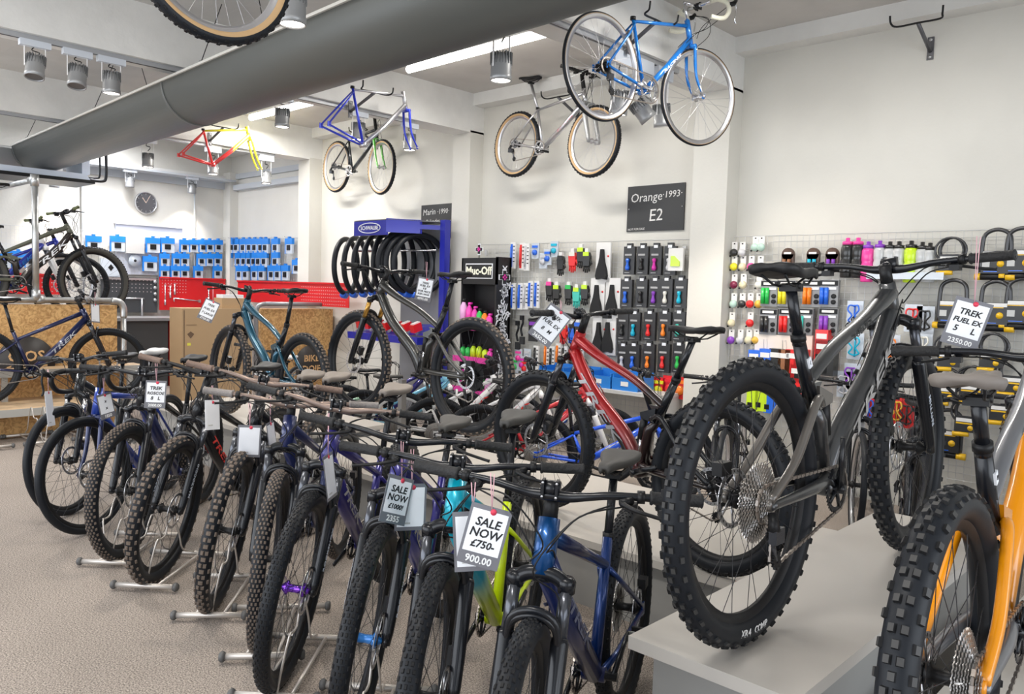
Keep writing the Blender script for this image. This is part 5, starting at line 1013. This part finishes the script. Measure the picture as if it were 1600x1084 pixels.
def pbottle(c,cap,h,rr):
    def f():
        a=MB(); a.lathe([(rr,0),(rr,h*.7),(rr*.5,h*.85),(rr*.4,h*.9)],c,14,'z'); b=MB(); b.lathe([(rr*.45,h*.88),(rr*.45,h)],cap,10,'z'); b.box((rr*.4,0,h*.98),(rr*1.2,rr*.5,.02),cap); return [('bottle_body',a),('cap',b)]
    return f
shelf_stock=[(1.12,[(-.21,'w',.30,.042),(-.12,'p',.26,.038),(-.035,'p',.22,.035),(.04,'g',.20,.035),(.12,'o',.18,.035),(.19,'p',.15,.035)]),(.78,[(-.2,'g',.14,.035),(-.12,'g',.14,.035),(-.04,'y',.16,.035),(.05,'y',.16,.035),(.14,'y',.13,.035),(.21,'p',.12,.03)]),(.45,[(-.2,'p',.2,.035),(-.1,'w',.18,.035),(0,'p',.18,.035),(.1,'g',.16,.035),(.19,'w',.16,.035)])]
pc={'w':('pinkish white',M('bottle_white_pink',(.80,.45,.75),.3)),'p':('pink',PKP),'g':('green',cm('green')),'o':('orange',cm('orange')),'y':('neon yellow',cm('lime'))}
for si,(z,L) in enumerate(shelf_stock):
    for i,(x,c,h,rr) in enumerate(L):
        ms=cached(('pb',c,h,rr),lambda:[(n,b.mesh(n)) for n,b in pbottle(pc[c][1],BLACK if c!='p' else cm('magenta'),h,rr)()])
        o=thing('cleaner_bottle',f'{pc[c][0]} cleaner bottle, {ORD[i]} from the left on the {["upper","middle","lower"][si]} pink shelf','bottle',(-6.16+x,5.94,z))
        for n,me in ms: link(n,me,o)
# tyre display stand
NB=M('stand_blue',(.015,.02,.33),.35,coat=.4); SGY=M('stand_grey_panel',(.22,.23,.25),.5)
t=thing('tyre_stand','tall grey and blue tyre display stand with blue header','display stand',(-7.35,5.75,0))
mb=MB(); mb.add([(.62,.25,0),(.62,.25,2.25),(-.40,.42,2.22),(-.40,.42,0)],[(0,1,2,3)],SGY); mb.add([(.62,.27,0),(.62,.27,2.25),(-.40,.44,2.22),(-.40,.44,0)],[(3,2,1,0)],SGY); mb.obj('back_panel',t)
mb=MB(); mb.bx((.60,.16,0),(.68,.24,2.28),NB); mb.obj('side_post',t)
hp=lambda px,y:(at(px,365,1,y).x+7.35,y-5.75)
A,Bp,C_,D_=hp(553,5.38),hp(603,5.40),hp(656,5.72),(.62,.20)
mb=MB(); mb.prism([A,Bp,(Bp[0],Bp[1]+.03),(A[0],A[1]+.03)],2.09,2.25,NB,'z'); mb.prism([Bp,C_,(C_[0],C_[1]+.03),(Bp[0],Bp[1]+.03)],2.12,2.27,NB,'z'); mb.prism([C_,D_,(D_[0],D_[1]+.03),(C_[0],C_[1]+.03)],2.17,2.22,NB,'z'); mb.prism([A,Bp,C_,D_,(-.4,.42)],2.255,2.262,SGY,'z'); hd=mb.obj('header',t)
d_=(Vector((Bp[0],Bp[1],0))-Vector((A[0],A[1],0))).normalized(); nn_=Vector((d_.y,-d_.x,0)); lc=Vector(((A[0]+Bp[0])/2,(A[1]+Bp[1])/2,2.17)); ov=MB(); pts=[lc+nn_*.006+d_*(.19*math.cos(a))+Vector((0,0,.055*math.sin(a))) for a in [k*math.pi/18 for k in range(36)]]; ov.tube(pts,.005,PAPER,5,closed=True); ov.obj('oval_logo',hd)
text('SCHWALBE',.060,PAPER,hd,basis(d_,(0,0,1),nn_,lc+nn_*.006),bold=.001)
mb=MB(); 
for z in(1.95,): mb.tube([(-.75,.0,z),(.5,.2,z)],.012,CHROME,8); mb.tube([(-.75,0,z),(-.75,.4,z)],.012,CHROME,8)
mb.obj('hanging_bar',t)
mb=MB(); mb.add([(-.7,-.12,.95),(.58,.0,1.0),(.58,.25,1.12),(-.7,.2,1.07)],[(0,1,2,3)],NB); mb.bx((-.7,-.14,.90),(.60,-.0,.98),NB); mb.obj('tray',t)
for k in range(7):
    o=thing('tube_box',f'red and white inner tube box in the stand tray, {ORD[k]} from the left','box',(-7.35-.6+k*.17,5.74,1.03),0,'inner tube boxes'); mb=MB(); mb.box((0,0,.05),(.07,.12,.09),cm('red'),Matrix.Rotation(.3,3,'X')); mb.obj('carton',o); mb=MB(); mb.box((.0,-.01,.10),(.05,.10,.012),CARDW,Matrix.Rotation(.3,3,'X')); mb.obj('print',o)
def hangtyre(x,y,z,rz,lab,R2=.355,kind='smooth',tilt=0):
    o=thing('tyre_for_sale',lab,'tyre',(x,y,z),rz,'tyres on the blue stand'); o.rotation_euler=(0,tilt,rz); link('tyre_casing',tyre_mesh(R2,.062,kind,RUB,KNOB),o)
    mb=MB(); mb.tube([((R2-.005)*math.cos(a),0,(R2-.005)*math.sin(a)) for a in [math.pi*1.42+i*.04 for i in range(7)]],.040,M('tyre_band_blue',(.02,.12,.6),.4),12); mb.obj('paper_band',o)
    mb=MB(); mb.tube([((R2-.040)*math.cos(a),.030,(R2-.040)*math.sin(a)) for a in [i*math.pi/24 for i in range(48)]],.006,M('reflective_silver',(.75,.75,.75),.35),5,closed=True); mb.obj('reflective_stripe',o)
for k in range(7): 
    p=at(541+k*15,416-k*1.2,1,5.62+k*.03); hangtyre(p.x,5.62+k*.03,p.z,R_(120),f'black tyre hanging on the blue stand, {ORD[k]} from the left')
for k in range(3):
    p=at(630+k*13,410+k,1,5.70+k*.05); hangtyre(p.x,5.70+k*.05,p.z,R_(84-k*3),f'black tyre facing forward on the right of the blue stand, {["left","middle","rightmost"][k]} one')
# chalkboards
CHB=M('chalkboard_black',(.035,.036,.038),.55); CHALK=M('chalk',(.72,.72,.70),.8)
def board(px0,py0,px1,py1,label,lines):
    a=at(px0,py0,1,WY-.02); b=at(px1,py1,1,WY-.02); w_=b.x-a.x; h=a.z-b.z; t=thing('chalkboard_sign',label,'sign',((a.x+b.x)/2,WY,(a.z+b.z)/2)); mb=MB(); mb.bx((-w_/2,-.015,-h/2),(w_/2,0,h/2),CHB); mb.obj('board',t)
    mb=MB(); [mb.lathe([(.006,-.02),(.006,-.015)],ALU,8,'y',c=(s*(w_/2-.02),0,.0)) for s in(-1,1)]; mb.obj('screw',t)
    for s_,x,z,sz in lines: text(s_,sz,CHALK,t,basis((1,0,.03),(-.03,0,1),(0,-1,0),(x,-.0165,z)),shear=.12)
board(981,292,1067,359,'black chalkboard sign reading Orange 1993 E2',(('Orange',-.10,.10,.115),('·1993·',.18,.115,.085),('E2',.01,-.07,.155),('NOT FOR SALE',-.20,-.19,.028)))
board(658,321,705,371,'black chalkboard sign reading Marin 1990 behind the tyre stand',(('Marin',-.13,.11,.10),('·1990·',.12,.11,.085),('Palisades',-.06,-.0,.07)))
# ================================================================ FLOOR STANDS UNDER FRONT WHEELS
RACK=M('rack_warm_steel',(.60,.56,.52),.4,.6)
def wheelstand_meshes():
    a=MB(); 
    for x,h_ in((.16,.155),(-.34,.21)): a.tube([(x,-h_,.03),(x,h_,.03)],.0135,RACK,10)
    a.tube([(.16,-.06,.03),(-.34,-.06,.03)],.008,RACK,8); a.tube([(.16,.06,.03),(-.34,.06,.03)],.008,RACK,8)
    b=MB()
    for x in(.16,-.34):
        for s in(-1,1): b.lathe([(.016,-.012),(.022,-.004),(.022,.004),(.016,.012)],M('rack_end_grey',(.10,.10,.10),.5),12,'y',c=(x,s*(.155 if x>0 else .21),.03))
    c=MB()
    for s in(-1,1): c.tube(bezier([(.16,s*.012,.04),(.155,s*.02,.10),(.13,s*.045,.24),(.10,s*.05,.245),(.05,s*.05,.25),(.02,s*.05,.30),(-.03,s*.05,.33),(-.10,s*.05,.22),(-.14,s*.05,.12),(-.34,s*.02,.04)],3),.0045,RACK,6)
    return a.mesh('foot_bar'),b.mesh('rubber_end'),c.mesh('wire_hoop')
WS=wheelstand_meshes()
ordl=['far left hybrid bicycle','blue gravel bicycle','Roscoe bicycle','bicycle with red lettering','bicycle with the blank white tag','navy bicycle beside it','royal blue bicycle with purple hub','SALE NOW 1000 bicycle','teal and yellow bicycle','SALE NOW 750 bicycle']
for k,(x,y,ps) in enumerate(((-5.545,1.729,300),(-5.071,1.687,296),(-4.473,1.674,313),(-4.012,1.679,311),(-3.485,1.733,318),(-2.972,1.698,321),(-2.636,1.585,312),(-2.10,1.523,311),(-1.646,1.441,307),(-1.21,1.331,301))):
    if k<2: continue
    o=thing('wheel_stand',f'low steel floor stand holding the front wheel of the {ordl[k]}','bike stand',(x,y,0),R_(ps),'floor stands under the front wheels')
    for n,me in zip(('foot_bar','rubber_end','wire_hoop'),WS): link(n,me,o)
for k,(y) in enumerate((1.9,2.3,2.7)):
    o=thing('wheel_stand',f'empty steel floor stand tucked under the timber bench, {ORD[k]} from the left','bike stand',(-8.15,y,0),R_(0),'empty floor stands')
    for n,me in zip(('foot_bar','rubber_end','wire_hoop'),WS): link(n,me,o)
# ================================================================ PRICE TAGS
def price_tag(px,py,depth,label,lines,price,yaw=0,tilt=0,w_=.105,h=.150,string=.10,blank=False,sleeve=True,fs=.026):
    c=Vector((0,0,CAM_H))+ray(px,py)*depth; v=(Vector((0,0,CAM_H))-c); v.z=0; v.normalize()
    z=Matrix.Rotation(R_(yaw),3,'Z')@v; z.z=.12; z.normalize(); x=Vector((0,0,1)).cross(z).normalized(); y=z.cross(x)
    t=thing('price_tag',label,'price tag',mat=basis(x,y,z,c)@Matrix.Rotation(R_(tilt),4,'Z'))
    mb=MB(); mb.bx((-w_/2,-h/2,-.0012),(w_/2,h/2,0),SLEEVE if sleeve else PAPER); mb.obj('sleeve',t)
    top=h/2-.012; bot=-h/2+(.032 if not blank else .012)
    mb=MB(); mb.bx((-w_/2+.007,bot,0),(w_/2-.007,top,.0006),PAPER); pp=mb.obj('paper',t)
    if not blank:
        n=len(lines)
        for i,s_ in enumerate(lines):
            zz=top-.022-(i+.3)*(top-bot-.02)/max(n,1)*.95; text(s_,min(fs,(w_-.02)/(max(len(s_.replace(' ','')),3)*.66)),INK,pp,TR((0,zz,.0009)),shear=.15,bold=.0007)
        text(price,min(.026,(w_-.016)/(max(len(price),1)*.6)),WHITE,t,TR((0,-h/2+.015,.0008)),bold=.0006)
    else:
        mb=MB(); mb.bx((-w_/2+.02,-h/2+.02,.0006),(0,-h/2+.026,.0009),CARDG); mb.obj('small_print',pp)
    mb=MB(); mb.lathe([(.008,.0008),(.008,.0016)],PINK,12,'z',c=(.006,h/2-.012,0)); mb.obj('round_sticker',t)
    Ri=(basis(x,y,z,c)@Matrix.Rotation(R_(tilt),4,'Z')).to_3x3().inverted(); upv=Ri@Vector((0,0,1))
    mb=MB(); a=Vector((0,h/2-.006,.001)); mb.tube([a,a+upv*string+Vector((.004,0,0))],.0013,M('string_red_white',(.75,.45,.5),.7),4); mb.tube([a,a+upv*string-Vector((.006,0,0))],.0013,_m['string_red_white'],4); mb.obj('string',t)
price_tag(757,838,1.98,'sale tag reading SALE NOW 750 hanging at the front of the row',['SALE','NOW','£750-'],'900.00',0,-14,string=.09,fs=.030)
price_tag(741,845,2.02,'back tag half hidden behind the SALE NOW 750 tag',[],'',0,4,blank=True,string=.08)
price_tag(620,781,2.55,'sale tag reading SALE NOW 1000 turned to the left',['SALE','NOW','£1000!'],'2355',38,-20,string=.12,fs=.030)
price_tag(642,792,2.6,'white tag behind the SALE NOW 1000 tag',[],'',20,-4,blank=True,string=.12)
price_tag(389,689,3.75,'blank white tag in a grey sleeve over the front tyre in mid row',[],'',0,-3,blank=True,string=.12)
price_tag(425,684,3.6,'edge-on white tag right of the blank white tag',[],'',72,2,blank=True,string=.12)
price_tag(516,744,3.0,'narrow white tag hanging before the royal blue bicycle',[],'',70,2,blank=True,string=.16,h=.17)
price_tag(332,648,4.05,'blank white tag turned away over the red lettered bicycle',[],'',50,-6,blank=True,string=.08,sleeve=False)
price_tag(243,616,4.35,'price tag reading TREK ROSCOE 8 hanging in the row',['TREK','ROSCOE','8   L'],'2000.00',0,-4,string=.10)
price_tag(166,634,4.75,'white tag hanging from the blue gravel bicycle',['x','x'],'1850',40,8,string=.10)
price_tag(78,638,5.0,'long white tag hanging from the left end of the drop handlebar',[],'',68,-4,blank=True,string=.14,h=.22,sleeve=False)
price_tag(1510,505,2.47,'price tag reading TREK FUEL EX 5 at right',['TREK','FUEL EX','5     L'],'2350.00',0,-15,string=.20)
price_tag(859,508,3.95,'price tag reading TREK FUEL EX 8 left of the red bicycle',['TREK','FUEL EX','8   M'],'3650.00',0,-36,string=.05,w_=.13,h=.19)
price_tag(663,452,5.75,'price tag with five lines of writing on the black bicycle',['TREK','FUEL EX','9.8','OUR PRICE','SIZE LARGE'],'4995.00',0,-10,string=.12,w_=.115,h=.17,fs=.02)
price_tag(326,485,7.0,'price tag on the teal bicycle in front of the cardboard box',['TREK','FUEL EX','7 LARGE'],'2750.00',0,-24,string=.14,w_=.13,h=.19)
price_tag(149,489,8.0,'narrow white tag hanging from the navy hardtail bicycle',[],'',50,-6,blank=True,string=.12,w_=.12,h=.19)
